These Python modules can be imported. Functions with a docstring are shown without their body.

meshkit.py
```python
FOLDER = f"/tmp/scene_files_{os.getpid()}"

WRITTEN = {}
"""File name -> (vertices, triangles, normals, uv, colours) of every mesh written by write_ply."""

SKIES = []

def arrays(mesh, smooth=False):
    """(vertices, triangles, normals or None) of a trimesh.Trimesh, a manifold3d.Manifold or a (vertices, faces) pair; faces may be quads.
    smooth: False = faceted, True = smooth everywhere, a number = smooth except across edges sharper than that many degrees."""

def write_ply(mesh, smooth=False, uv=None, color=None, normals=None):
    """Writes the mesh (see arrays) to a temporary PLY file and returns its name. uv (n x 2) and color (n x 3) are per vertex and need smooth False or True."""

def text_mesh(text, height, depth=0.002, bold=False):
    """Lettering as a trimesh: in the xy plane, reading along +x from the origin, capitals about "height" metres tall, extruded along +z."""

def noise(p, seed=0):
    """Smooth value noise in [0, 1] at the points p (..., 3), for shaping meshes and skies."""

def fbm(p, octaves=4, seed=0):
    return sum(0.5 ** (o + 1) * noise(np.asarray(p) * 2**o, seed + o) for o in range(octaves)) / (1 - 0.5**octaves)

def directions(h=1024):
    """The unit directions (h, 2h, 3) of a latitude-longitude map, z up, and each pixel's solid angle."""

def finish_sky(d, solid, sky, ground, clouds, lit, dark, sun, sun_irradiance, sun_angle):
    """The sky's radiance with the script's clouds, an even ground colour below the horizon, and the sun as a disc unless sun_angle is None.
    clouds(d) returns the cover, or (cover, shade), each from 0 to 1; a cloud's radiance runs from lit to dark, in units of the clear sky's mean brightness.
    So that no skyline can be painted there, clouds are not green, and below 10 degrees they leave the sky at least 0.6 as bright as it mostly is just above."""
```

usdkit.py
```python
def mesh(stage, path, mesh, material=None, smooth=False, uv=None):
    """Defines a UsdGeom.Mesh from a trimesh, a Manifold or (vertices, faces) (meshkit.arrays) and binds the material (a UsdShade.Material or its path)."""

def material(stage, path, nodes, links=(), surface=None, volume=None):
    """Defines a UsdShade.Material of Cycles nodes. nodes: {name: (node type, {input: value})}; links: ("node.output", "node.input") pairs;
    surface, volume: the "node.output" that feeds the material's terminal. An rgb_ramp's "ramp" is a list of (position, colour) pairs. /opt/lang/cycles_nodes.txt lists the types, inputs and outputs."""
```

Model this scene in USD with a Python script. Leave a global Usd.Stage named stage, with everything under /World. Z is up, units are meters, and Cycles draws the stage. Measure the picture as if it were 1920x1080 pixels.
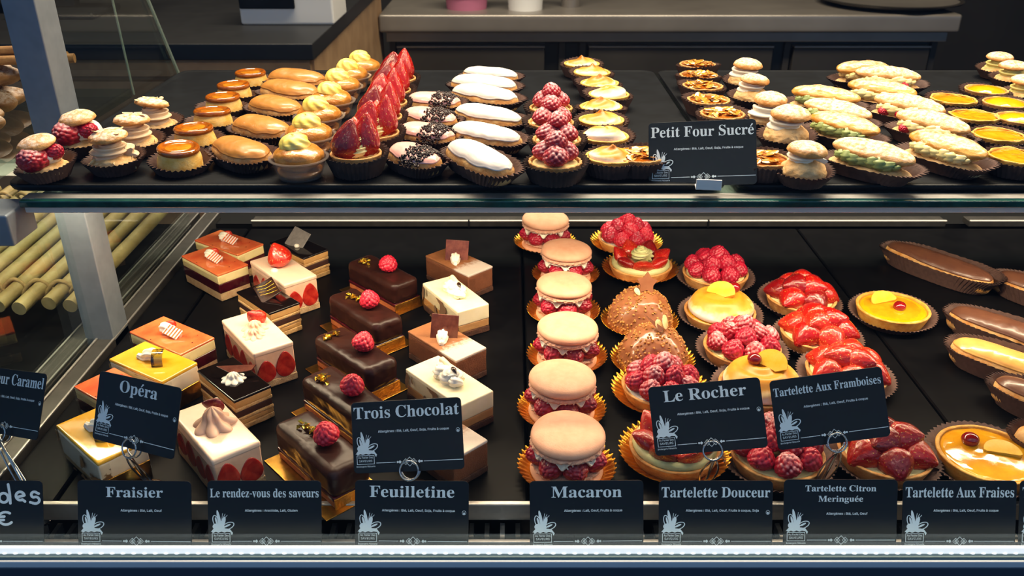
import math, glob, numpy as np, trimesh, shapely, shapely.ops, shapely.affinity as saff
from shapely.geometry import Polygon, LineString, Point, box as sbox
import usdkit, meshkit
from meshkit import fbm, noise
from pxr import Usd, UsdGeom, UsdLux, UsdShade, Sdf, Gf

stage = Usd.Stage.CreateInMemory()
UsdGeom.SetStageUpAxis(stage, 'Z'); UsdGeom.SetStageMetersPerUnit(stage, 1.0)
UsdGeom.Xform.Define(stage, '/World'); UsdGeom.Scope.Define(stage, '/World/Looks')

# ------------------------------------------------------------------ camera, light, exposure
CAMZ = 1.40                      # eye height; the case is described relative to the eye
PITCH = 26.4; FPX = 1615.0
cam = UsdGeom.Camera.Define(stage, '/World/camera')
cam.AddTranslateOp().Set((0, 0, CAMZ)); cam.AddRotateXOp().Set(90 - PITCH)
cam.CreateHorizontalApertureAttr(36.0); cam.CreateVerticalApertureAttr(20.25)
cam.CreateFocalLengthAttr(FPX / 1920 * 36.0)
cam.CreateClippingRangeAttr((0.02, 100.0))
cam.CreateFStopAttr(14.0); cam.CreateFocusDistanceAttr(0.80)
cam.CreateExposureAttr(0.0)

dome = UsdLux.DomeLight.Define(stage, '/World/outside_daylight')
dome.CreateColorAttr((0.22, 0.42, 0.78)); dome.CreateIntensityAttr(0.20)

def rect_light(name, loc, rot, w, h, color, power):
    L = UsdLux.RectLight.Define(stage, '/World/' + name)
    L.AddTranslateOp().Set(loc); L.AddRotateXYZOp().Set(rot)
    L.CreateWidthAttr(w); L.CreateHeightAttr(h); L.CreateColorAttr(color); L.CreateIntensityAttr(power)
    return L
WARM = (1.0, 0.77, 0.52)
rect_light('case_top_lamp', (0.31, 0.80, CAMZ + 0.15), (-6, 0, 0), 1.46, 0.03, WARM, 63)
rect_light('under_shelf_lamp', (0.25, 0.765, CAMZ - 0.2535), (0, 0, 0), 1.62, 0.022, WARM, 64)
rect_light('shop_ceiling_lamp', (0.2, 1.75, 2.70), (0, 0, 0), 2.2, 0.25, (1.0, 0.84, 0.64), 60)

# ------------------------------------------------------------------ helpers
def lin(h):
    if not isinstance(h, str): return h
    h = h.lstrip('#'); c = np.array([int(h[i:i + 2], 16) for i in (0, 2, 4)]) / 255.0
    return tuple(np.where(c <= 0.04045, c / 12.92, ((c + 0.055) / 1.055) ** 2.4))

MATS = {}
def mat(name, c1, c2=None, scale=120, rough=0.5, bump=0.0, bscale=300, metal=0.0, coat=0.0, dust=0.0, dustcol='#f6f2ec',
        detail=4, specks=None, speck_scale=400, speck_size=0.12, ramp=(0.35, 0.65), zramp=None, xdust=None, emit=None, spec=None, sss=0.0, rough_var=0.0, dust_lo=0.2):
    """Principled surface: two tones mixed by noise, fine relief, sugar dust on upward faces, specks, tone by the thing's own height (toasting)."""
    if name in MATS: return MATS[name]
    n = {'p': ('principled_bsdf', {'roughness': rough, 'metallic': metal, 'coat_weight': coat, 'coat_roughness': 0.08}), 't': ('texture_coordinate', {})}
    L = []
    if spec is not None: n['p'][1]['specular_ior_level'] = spec
    if sss:
        n['p'][1].update({'subsurface_weight': sss, 'subsurface_scale': 0.004, 'subsurface_radius': (1.0, 0.6, 0.4)})
    col = None
    if c2 is None:
        n['c0'] = ('color', {'value': lin(c1)}); col = 'c0.color'
    else:
        n['n'] = ('noise_texture', {'scale': scale, 'detail': detail, 'roughness': 0.6})
        n['r'] = ('rgb_ramp', {'ramp': [(ramp[0], lin(c1)), (ramp[1], lin(c2))]})
        L += [('t.object', 'n.vector'), ('n.fac', 'r.fac')]; col = 'r.color'
    if zramp:                                   # [(z in metres, colour)], noise breaks the border
        n['sx'] = ('separate_xyz', {}); z0, z1 = zramp[0][0], zramp[-1][0]
        n['zn'] = ('noise_texture', {'scale': 90, 'detail': 3}); n['zm'] = ('math', {'math_type': 'multiply_add', 'value2': (z1 - z0) * 0.9, 'value3': -(z1 - z0) * 0.45})
        n['za'] = ('math', {'math_type': 'add'}); n['zr'] = ('map_range', {'from_min': z0, 'from_max': z1, 'to_min': 0.0, 'to_max': 1.0, 'clamp': True})
        n['zc'] = ('rgb_ramp', {'ramp': [((z - z0) / (z1 - z0), lin(c)) for z, c in zramp]})
        L += [('t.object', 'sx.vector'), ('t.object', 'zn.vector'), ('zn.fac', 'zm.value1'), ('sx.z', 'za.value1'), ('zm.value', 'za.value2'), ('za.value', 'zr.value'), ('zr.result', 'zc.fac')]
        col = 'zc.color'
    if specks:
        n['v'] = ('voronoi_texture', {'scale': speck_scale, 'feature': 'f1'}); n['vr'] = ('map_range', {'from_min': speck_size * 0.8, 'from_max': speck_size, 'to_min': 1.0, 'to_max': 0.0, 'clamp': True})
        n['vm'] = ('mix_color', {'b': lin(specks)})
        L += [('t.object', 'v.vector'), ('v.distance', 'vr.value'), ('vr.result', 'vm.fac'), (col, 'vm.a')]; col = 'vm.result'
    if dust:
        n['g'] = ('geometry', {}); n['gx'] = ('separate_xyz', {}); n['dn'] = ('noise_texture', {'scale': 210, 'detail': 5, 'roughness': 0.7})
        n['d1'] = ('map_range', {'from_min': dust_lo, 'from_max': 0.9, 'to_min': 0.0, 'to_max': dust, 'clamp': True})
        n['d2'] = ('map_range', {'from_min': 0.38, 'from_max': 0.58, 'to_min': 0.0, 'to_max': 1.0, 'clamp': True})
        n['d3'] = ('math', {'math_type': 'multiply'}); n['dm'] = ('mix_color', {'b': lin(dustcol)})
        L += [('g.normal', 'gx.vector'), ('gx.z', 'd1.value'), ('t.object', 'dn.vector'), ('dn.fac', 'd2.value'), ('d1.result', 'd3.value1'), ('d2.result', 'd3.value2'), ('d3.value', 'dm.fac'), (col, 'dm.a')]
        col = 'dm.result'
    if xdust:                                   # sugar sifted over the end past x0 (metres along the thing)
        n['xs'] = ('separate_xyz', {}); n['xn'] = ('noise_texture', {'scale': 260, 'detail': 6, 'roughness': 0.75}); n['x1'] = ('math', {'math_type': 'multiply_add', 'value2': xdust[1], 'value3': -xdust[1] * 0.5})
        n['x2'] = ('math', {'math_type': 'add'}); n['x3'] = ('map_range', {'from_min': xdust[0], 'from_max': xdust[0] + 0.010, 'to_min': 0.0, 'to_max': 0.80, 'clamp': True}); n['xm'] = ('mix_color', {'b': lin('#dccfc4')})
        L += [('t.object', 'xs.vector'), ('t.object', 'xn.vector'), ('xn.fac', 'x1.value1'), ('xs.x', 'x2.value1'), ('x1.value', 'x2.value2'), ('x2.value', 'x3.value'), ('x3.result', 'xm.fac'), (col, 'xm.a')]; col = 'xm.result'
    L.append((col, 'p.base_color'))
    if bump:
        n['bn'] = ('noise_texture', {'scale': bscale, 'detail': 4, 'roughness': 0.6}); n['b'] = ('bump', {'strength': min(1.0, bump), 'distance': 0.0012})
        L += [('t.object', 'bn.vector'), ('bn.fac', 'b.height'), ('b.normal', 'p.normal')]
    if emit:
        n['p'][1]['emission_color'] = lin(emit[0]); n['p'][1]['emission_strength'] = emit[1]
    MATS[name] = usdkit.material(stage, '/World/Looks/' + name, n, L, surface='p.BSDF')
    return MATS[name]

def glassy(name, tint=(1, 1, 1), gloss=(0.9, 0.95, 1.0), ior=1.45, rough=0.02, haze=0.0, hazecol='#ffffff', patches=None, plo=0.50):
    """See-through sheet: transparent mixed with a mirror by Fresnel, optionally a share of white body or printed patches."""
    if name in MATS: return MATS[name]
    n = {'t': ('transparent_bsdf', {'color': tint}), 'g': ('glossy_bsdf', {'color': gloss, 'roughness': rough}), 'lw': ('layer_weight', {'blend': 0.5}), 'f5': ('math', {'math_type': 'power', 'value2': 5.0}),
         'f': ('map_range', {'from_min': 0.0, 'from_max': 1.0, 'to_min': ((ior - 1) / (ior + 1)) ** 2, 'to_max': 1.0}), 'm': ('mix_closure', {})}
    L = [('lw.facing', 'f5.value1'), ('f5.value', 'f.value'), ('f.result', 'm.fac'), ('t.BSDF', 'm.closure1'), ('g.BSDF', 'm.closure2')]
    out = 'm.closure'
    if haze:
        n['d'] = ('diffuse_bsdf', {'color': lin(hazecol)}); n['h'] = ('mix_closure', {'fac': haze})
        L += [(out, 'h.closure1'), ('d.BSDF', 'h.closure2')]; out = 'h.closure'
    if patches:
        n['tc'] = ('texture_coordinate', {}); n['pn'] = ('noise_texture', {'scale': 42, 'detail': 4, 'distortion': 1.0}); n['pr'] = ('map_range', {'from_min': plo, 'from_max': plo + 0.03, 'to_min': 0.0, 'to_max': 1.0, 'clamp': True})
        n['pd'] = ('principled_bsdf', {'base_color': lin(patches), 'roughness': 0.35}); n['pm'] = ('mix_closure', {})
        L += [('tc.object', 'pn.vector'), ('pn.fac', 'pr.value'), ('pr.result', 'pm.fac'), (out, 'pm.closure1'), ('pd.BSDF', 'pm.closure2')]; out = 'pm.closure'
    MATS[name] = usdkit.material(stage, '/World/Looks/' + name, n, L, surface=out)
    return MATS[name]

TAKEN = {}
def numbered(parent, name):
    k = (parent, name); i = TAKEN.get(k, -1) + 1; TAKEN[k] = i
    return name if i == 0 else f'{name}_{i:03d}'

def xf(loc=(0, 0, 0), rot=(0, 0, 0), s=1.0):
    """4x4: scale, then rotations about x, y, z (degrees), then move."""
    rx, ry, rz = np.radians(rot); cx, sx, cy, sy, cz, sz = math.cos(rx), math.sin(rx), math.cos(ry), math.sin(ry), math.cos(rz), math.sin(rz)
    R = np.array([[cz, -sz, 0], [sz, cz, 0], [0, 0, 1]]) @ np.array([[cy, 0, sy], [0, 1, 0], [-sy, 0, cy]]) @ np.array([[1, 0, 0], [0, cx, -sx], [0, sx, cx]])
    M = np.eye(4); M[:3, :3] = R * (np.asarray(s, float) if np.ndim(s) else s); M[:3, 3] = loc
    return M
def gf(M): return Gf.Matrix4d(*[float(x) for x in np.asarray(M).T.ravel()])

def meta(prim, label=None, cat=None, group=None, kind=None):
    for k, v in (('label', label), ('category', cat), ('group', group), ('kind', kind)):
        if v: prim.SetCustomDataByKey(k, v)

def obj(name, mesh, material, parent=None, M=None, smooth=35, label=None, cat=None, group=None, kind=None):
    base = parent.GetPath().pathString if parent else '/World'
    path = f'{base}/{numbered(base, name)}'
    p = usdkit.mesh(stage, path, mesh, material, smooth=smooth)
    if M is not None: p.AddTransformOp().Set(gf(M))
    meta(p.GetPrim(), label, cat, group, kind)
    return p.GetPrim()

def thing(name, label, cat, M=None, group=None, kind=None):
    x = UsdGeom.Xform.Define(stage, '/World/' + numbered('/World', name))
    x.AddTransformOp().Set(gf(np.eye(4) if M is None else M))
    meta(x.GetPrim(), label, cat, group, kind)
    return x.GetPrim()

MM = 0.001
def part(root, name, mesh, material, loc=(0, 0, 0), rot=(0, 0, 0), s=1.0, smooth=True, kind=None, label=None):
    """A part given in millimetres; it keeps its own object space for its texture."""
    v, f = arr(mesh)
    M = None
    if np.any(loc) or np.any(rot) or np.ndim(s) or s != 1.0: M = xf(np.asarray(loc) * MM, rot, s)
    return obj(name, (v * MM, f), material, root, M, smooth, label=label, kind=kind)

def arr(mesh):
    if isinstance(mesh, tuple):
        v, f = np.asarray(mesh[0], float), np.asarray(mesh[1], int)
        if f.shape[1] == 4: f = np.vstack([f[:, [0, 1, 2]], f[:, [0, 2, 3]]])
        return v, f
    v, f, _ = meshkit.arrays(mesh); return v, f
def join(*ms):
    V, F, n = [], [], 0
    for m in ms:
        v, f = arr(m); V.append(v); F.append(f + n); n += len(v)
    return np.vstack(V), np.vstack(F)
def tf(mesh, loc=(0, 0, 0), rot=(0, 0, 0), s=1.0):
    v, f = arr(mesh); M = xf(loc, rot, s); return v @ M[:3, :3].T + M[:3, 3], f

def grid(P, cu=False, cv=False):
    P = np.asarray(P, float); nu, nv = P.shape[:2]
    i, j = np.meshgrid(np.arange(nu if cu else nu - 1), np.arange(nv if cv else nv - 1), indexing='ij')
    a = lambda i, j: ((i % nu) * nv + (j % nv)).ravel()
    return P.reshape(-1, 3), np.stack([a(i, j), a(i + 1, j), a(i + 1, j + 1), a(i, j + 1)], -1)

def chaikin(p, k=2):
    p = np.asarray(p, float)
    for _ in range(k):
        q = np.empty((2 * len(p), p.shape[1])); q[0::2] = p * 0.0; a, b = p[:-1], p[1:]
        q = np.vstack([p[:1], np.stack([0.75 * a + 0.25 * b, 0.25 * a + 0.75 * b], 1).reshape(-1, p.shape[1]), p[-1:]]); p = q
    return p

def lathe(prof, n=48, mod=None, round_=0, sx=1.0, sy=1.0):
    """Closed revolve of [(r, z)] from the bottom axis outward and up; mod(theta, t, r, z) -> (r, z) shapes it."""
    p = chaikin(prof, round_) if round_ else np.asarray(prof, float)
    th = np.arange(n) * 2 * np.pi / n; t = np.linspace(0, 1, len(p))
    r = np.broadcast_to(p[:, 0], (n, len(p))); z = np.broadcast_to(p[:, 1], (n, len(p)))
    if mod: r, z = mod(th[:, None], t[None], r, z); r, z = np.broadcast_to(r, (n, len(p))), np.broadcast_to(z, (n, len(p)))
    return grid(np.stack([r * np.cos(th)[:, None] * sx, r * np.sin(th)[:, None] * sy, z], -1), cu=True)

_ICO = {}
def ico(k):
    if k not in _ICO:
        m = trimesh.creation.icosphere(k, 1.0); _ICO[k] = (np.array(m.vertices), np.array(m.faces))
    return _ICO[k]
def fibo(n, seed=0, jit=0.0):
    i = np.arange(n) + 0.5; z = 1 - 2 * i / n; a = i * np.pi * (1 + 5 ** 0.5); r = np.sqrt(1 - z * z)
    d = np.stack([r * np.cos(a), r * np.sin(a), z], 1)
    if jit: d = d + np.random.default_rng(seed).normal(0, jit, d.shape); d /= np.linalg.norm(d, axis=1, keepdims=True)
    return d
def fb(p, freq, seed, oct_=3): return (fbm(np.asarray(p) * freq + 37.1 * seed + 11, oct_, seed) - 0.5) * 2

def loaf(L, W, H, nx=3.2, nz=2.0, d=None, k=4, amp=0.0, freq=0.08, seed=0, bend=0.0, flat=0.35):
    """Eclair/bun body: superellipsoid, long along x, its bottom flattened; base at z=0. Returns (vertices, faces) or the points for directions d."""
    dd = ico(k)[0] if d is None else d
    yz = (np.abs(dd[:, 1]) ** nz + np.abs(dd[:, 2]) ** nz) ** (1 / nz)
    r = (yz ** nx + np.abs(dd[:, 0]) ** nx) ** (-1 / nx)
    p = dd * r[:, None] * np.array([L / 2, W / 2, H / 2])
    lo = -H / 2 * (1 - flat); p[:, 2] = np.where(p[:, 2] < lo, lo + (p[:, 2] - lo) * 0.1, p[:, 2])
    if bend: p[:, 2] -= bend * (2 * p[:, 0] / L) ** 2
    if amp: p = p + dd * ((fb(p, freq, seed) + 0.42 * fb(p, freq * 3.7, seed + 1))[:, None] * amp)
    p[:, 2] -= lo - 0.1 * H / 2 * flat
    return p if d is not None else (p, ico(k)[1])

def icing(bodyfn, amax=1.2, thick=1.6, seed=0, drip=0.12, na=18, nph=64, ell=(1.0, 1.0), side=1.0):
    """A coat that lies on the top of a star-shaped body: bodyfn(directions) -> points."""
    ph = np.arange(nph) * 2 * np.pi / nph
    am = amax * (1 + drip * fb(np.stack([np.cos(ph) * 2.2, np.sin(ph) * 2.2, ph * 0], 1), 1.0, seed))
    t = np.r_[np.linspace(0, 1, na), 1.0]
    A = am[:, None] * t[None]; d = np.stack([np.sin(A) * np.cos(ph)[:, None] * ell[0], np.sin(A) * np.sin(ph)[:, None] * ell[1], np.cos(A)], -1)
    d /= np.linalg.norm(d, axis=-1, keepdims=True)
    P = bodyfn(d.reshape(-1, 3)).reshape(d.shape)
    off = thick * (1 - t ** 8); off[-1] = -0.8; off[-2] = thick * 0.55
    c = P.mean((0, 1)) - np.array([0, 0, 6.0]); nrm = P - c
    nrm = d / np.array([2.0, 1.0, 1.0]) ** 2; nrm /= np.linalg.norm(nrm, axis=-1, keepdims=True)
    return grid(P + nrm * off[None, :, None], cu=True)

def lens(rx, ry, hu, hd, amp=0.8, freq=0.1, seed=0, k=4):
    d, f = ico(k); p = d * np.where(d[:, 2:3] > 0, [[rx, ry, hu]], [[rx, ry, hd]])
    return p + d * ((fb(p, freq, seed) + 0.4 * fb(p, freq * 3.3, seed + 1))[:, None] * amp), f

def blob(r, amp, freq, seed, k=3):
    d, f = ico(k); p = d * np.asarray(r, float); return p + d * ((fb(p, freq, seed) + 0.4 * fb(p, freq * 3.3, seed + 1))[:, None] * amp), f

def rbox(L, W, H, r=2.0, n=10, amp=0.0, freq=0.08, seed=0, nz=None):
    """Rounded box standing on z=0, centred in x and y, dense enough to be displaced."""
    S = np.array([L, W, H]) / 2; r = min(r, *(S * 0.98)); V, F, o = [], [], 0
    m = np.maximum(2, np.round(np.array([L, W, H]) / max(L, W, H) * n)).astype(int) + 4
    def line(k):
        inner = S[k] - r
        return np.r_[-S[k], -inner - r * 0.45, np.linspace(-inner, inner, m[k] - 1), inner + r * 0.45, S[k]]
    for ax in range(3):
        a, b = (ax + 1) % 3, (ax + 2) % 3; A, B = np.meshgrid(line(a), line(b), indexing='ij')
        for sg in (1, -1):
            P = np.zeros(A.shape + (3,)); P[..., a], P[..., b], P[..., ax] = A, B, sg * S[ax]
            v, f = grid(P if sg > 0 else P[::-1]); V.append(v); F.append(f + o); o += len(v)
    v = np.vstack(V); q = np.clip(v, -(S - r), S - r); d = v - q; ln = np.linalg.norm(d, axis=1, keepdims=True)
    v = q + d / np.maximum(ln, 1e-9) * r
    t = trimesh.Trimesh(v, arr((v, np.vstack(F)))[1], process=False); t.merge_vertices(digits_vertex=5); v, f = np.array(t.vertices), np.array(t.faces)
    if amp:
        w = fb(v, freq, seed); v = v + (v / np.linalg.norm(v, axis=1, keepdims=True)) * (w[:, None] * amp)
    v[:, 2] += H / 2
    return v, f

def tube(pts, r, n=8, lobes=0, la=0.0, twist=0.0, taper=None):
    p = np.asarray(pts, float); t = np.gradient(p, axis=0); t /= np.linalg.norm(t, axis=1, keepdims=True) + 1e-12
    up = np.array([0, 0, 1.0]) if np.abs(t[:, 2]).max() < 0.97 else np.array([0.3, 1.0, 0.1])
    a = np.cross(t, up); a /= np.linalg.norm(a, axis=1, keepdims=True) + 1e-12; b = np.cross(a, t)
    rr = np.broadcast_to(r, (len(p),)); th = np.arange(n) * 2 * np.pi / n; s = np.linspace(0, 1, len(p))
    R = rr[:, None] * (1 + la * np.cos(lobes * th[None] + twist * s[:, None]) if lobes else np.ones((1, n)))
    P = p[:, None] + R[..., None] * (np.cos(th)[None, :, None] * a[:, None] + np.sin(th)[None, :, None] * b[:, None])
    P = np.concatenate([np.broadcast_to(p[:1, None], (1, n, 3)), P, np.broadcast_to(p[-1:, None], (1, n, 3))])
    return grid(P, cv=True)

def swirl(R, H, lobes=6, twist=2.5, la=0.18, n=72, seed=0, tip=0.05, base=0.9):
    """Piped star-tip rosette."""
    t = np.linspace(0, 1, 26); prof = [(0, 0)] + [(R * base * (1 - tt) ** 0.72 * (1 + 0.13 * np.sin(tt * 9.5 + 0.4)) + R * tip * (1 - tt), H * tt) for tt in t]
    def mod(th, tt, r, z): return r * (1 + la * np.abs(np.sin(lobes * 0.5 * th + twist * tt * 2)) - la * 0.5), z
    return lathe(prof, n, mod)

def rosette(R, H, turns=2.6, lobes=7, seed=0):
    """Cream piped in a spiral with a star tip: a fluted rope that climbs inwards."""
    s = np.linspace(0, 1, 110); a = s * turns * 2 * np.pi; rad = R * 0.52 * (1 - s) ** 0.8 * (1 + 0.06 * np.sin(a * 1.7)); rr = R * 0.50 * (1 - 0.72 * s) * (1 + 0.05 * np.sin(a * 2.3))
    pts = np.stack([rad * np.cos(a), rad * np.sin(a), R * 0.3 + (H - R * 0.3) * s ** 1.1], 1)
    return tube(pts, rr, 36, lobes, 0.24, 9 * turns)

def dollop(R, H, ridges=8, twist=3.0, seed=0):
    """Soft dome of piped cream with slanting ridges and a blunt curl."""
    t = np.linspace(0, 1, 22); prof = [(0, 0)] + [(R * math.cos(tt * math.pi / 2) ** 0.75, H * math.sin(tt * math.pi / 2)) for tt in t]
    return lathe(prof, 64, lambda th, tt, r, z: (r * (1 + 0.075 * np.sin(ridges * th + twist * z / H * 2 + seed) * np.sin(np.pi * np.clip(tt * 1.2, 0, 1))), z + 0.05 * H * np.sin(th + seed) * (z > H * .5)))
RASP = {}
def raspberry(v=0):
    if v not in RASP:
        d, f = ico(4); c = fibo(84, v + 3, 0.03); a = np.arccos(np.clip(d @ c.T, -1, 1)); a.sort(axis=1)
        b = np.sqrt(np.clip(1 - (a[:, 0] / 0.25) ** 2, 0, 1))
        p = d * (0.88 + 0.165 * b)[:, None]; z = p[:, 2:3]
        w = 1 - 0.26 * np.clip(z, 0, 1) ** 1.4
        RASP[v] = (np.hstack([p[:, :2] * w, np.where(z > 0, z * 1.12, z * 0.75)]) * 10.0, f)
    return RASP[v]
STRAW = {}
def strawberry(v=0, k=4):
    """Tip along +z, about 10 mm in radius; dimpled by its seeds."""
    if v not in STRAW:
        d, f = ico(k); c = fibo(110, v + 9, 0.02); a = np.arccos(np.clip(d @ c.T, -1, 1)).min(1)
        p = d * (1 - 0.045 * np.exp(-(a / 0.065) ** 2))[:, None]; z = p[:, 2]
        w = np.where(z > 0, 1 - 0.52 * np.clip(z, 0, 1) ** 1.5, 1 - 0.12 * z ** 2)
        q = np.stack([p[:, 0] * w, p[:, 1] * w, np.where(z > 0, z * 1.45, z * 0.8)], 1)
        q *= 1 + 0.05 * fb(d, 1.2, v)[:, None]
        STRAW[v] = (q * 10.0, f)
    return STRAW[v]

def cup(rx, ry, h, base=0.76, k=36, amp=0.055, seed=0, lip=0.0, back=0.30):
    """Pleated paper baking cup: zigzag wall that flares to the top, flat bottom; two skins 0.3 mm apart."""
    n = 2 * k; th = np.arange(n) * 2 * np.pi / n; zig = np.where(np.arange(n) % 2 == 0, 1.0, -1.0)
    wob = 1 + 0.02 * fb(np.stack([np.cos(th), np.sin(th), th * 0], 1), 1.6, seed)
    hi = 0.5 + 0.5 * np.cos(th - math.radians(62)); amp *= 1.25
    top = h * (0.94 + back * hi ** 2 + 0.09 * fb(np.stack([np.cos(th), np.sin(th), th * 0], 1), 1.4, seed + 5)); flare = 1 + 0.10 * (back > 0) * hi ** 2
    rows = [(0.0, 0.15, 0), (base, 0.15, 0.3)]
    rows += [(base + (1 - base) * t + lip * t * t, t, 0.35 + 0.65 * t) for t in np.linspace(0.04, 1, 6)]
    e = 1.0 if abs(rx / ry - 1) < 0.15 else 0.72
    C, S_ = np.sign(np.cos(th)) * np.abs(np.cos(th)) ** e, np.sign(np.sin(th)) * np.abs(np.sin(th)) ** e
    def skin(off):
        P = []
        for s, t, z in rows:
            q = s * (1 + (flare - 1) * t) * wob * (1 + amp * zig * min(1, z + 0.2) * (s > 0)) ; P.append(np.stack([C * (q * rx - off * (s > 0)), S_ * (q * ry - off * (s > 0)), (t if s not in (0.0,) and (s, t, z) not in rows[:2] else 0.0) * top + off * (s in (0.0, base))], 1))
        return np.stack(P, 1)
    A, B = skin(0.0), skin(0.35)
    return grid(np.concatenate([A, B[:, ::-1]], 1), cu=True)

def crust(R, h, wall=2.6, floor=0.55, flutes=0, fa=0.0, taper=0.84, seed=0, n=72, amp=0.35, sx=1.0, sy=1.0):
    prof = [(0, 0), (R * taper - 1.5, 0), (R * taper, 0.8), (R, h - 1), (R + 0.2, h), (R - 0.6, h + 0.8), (R - wall + 0.6, h + 0.6), (R - wall, h - 0.6), (R - wall - 0.6, h * floor), (0, h * floor)]
    p = chaikin(prof, 2)
    def mod(th, t, r, z):
        g = fb(np.stack(np.broadcast_arrays(np.cos(th) * 3 + 0 * t, np.sin(th) * 3 + 0 * t, z * 0.4), -1).reshape(-1, 3), 1.0, seed).reshape(np.broadcast(th, t).shape)
        return r * (1 + fa * np.cos(flutes * th) * (r > R * 0.7)) + amp * g * (r > R * 0.5), z + 0.7 * amp * g * (z > h * 0.8)
    return lathe(p, n, mod, sx=sx, sy=sy)
def pool(R, z0, dome=1.2, amp=0.25, seed=0, sx=1.0, sy=1.0, n=48):
    """A filling levelled into a shell: a low dome disc with a skirt."""
    t = np.linspace(1, 0, 14); prof = [(0, z0 - 4), (R, z0 - 4)] + [(R * tt, z0 + dome * (1 - tt ** 2.2)) for tt in t]
    def mod(th, t_, r, z):
        g = fb(np.stack(np.broadcast_arrays(r * np.cos(th), r * np.sin(th), z * 0), -1).reshape(-1, 3), 0.12, seed).reshape(np.broadcast(th, t_).shape)
        return r, z + amp * g * (z > z0 - 1)
    return lathe(prof, n, mod, sx=sx, sy=sy)

def flakes(n, spot, size, thick, seed, rng=None, curl=0.5):
    """n little bent almond-like flakes; spot(rng) -> (position, normal)."""
    rng = np.random.default_rng(seed); out = []
    for i in range(n):
        p, tilt = spot(rng); a = size * rng.uniform(0.7, 1.2); b = a * rng.uniform(0.5, 0.7)
        th = np.arange(10) * 2 * np.pi / 10
        ring = lambda s, z: np.stack([a * s * np.cos(th), b * s * np.sin(th) * (1 - 0.25 * np.cos(th)), z + curl * (a * s * np.cos(th) / a) ** 2], 1)
        v, f = grid(np.stack([ring(0.01, -thick), ring(1, -thick * 0.6), ring(1, thick * 0.6), ring(0.01, thick)], 1), cu=True)
        out.append(tf((v, f), p, (tilt[0], tilt[1], rng.uniform(0, 360))))
    return join(*out)
def chunks(n, spot, size, seed):
    rng = np.random.default_rng(seed); d, f = ico(0); out = []
    for i in range(n):
        p = spot(rng); v = d * size * rng.uniform(0.55, 1.15, (1, 3)) * rng.uniform(0.8, 1.2, (len(d), 1)); out.append(tf((v, f), p, rng.uniform(0, 360, 3)))
    return join(*out)

def ray(u, v):
    a, d, t = (u - 960) / FPX, (v - 540) / FPX, math.radians(PITCH)
    return np.array([a, math.cos(t) - d * math.sin(t), -math.sin(t) - d * math.cos(t)])
def at_z(u, v, z): r = ray(u, v); p = r * (z / r[2]); return np.array([p[0], p[1], z + CAMZ])
def at_y(u, v, y): r = ray(u, v); p = r * (y / r[1]); return np.array([p[0], y, p[2] + CAMZ])

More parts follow.
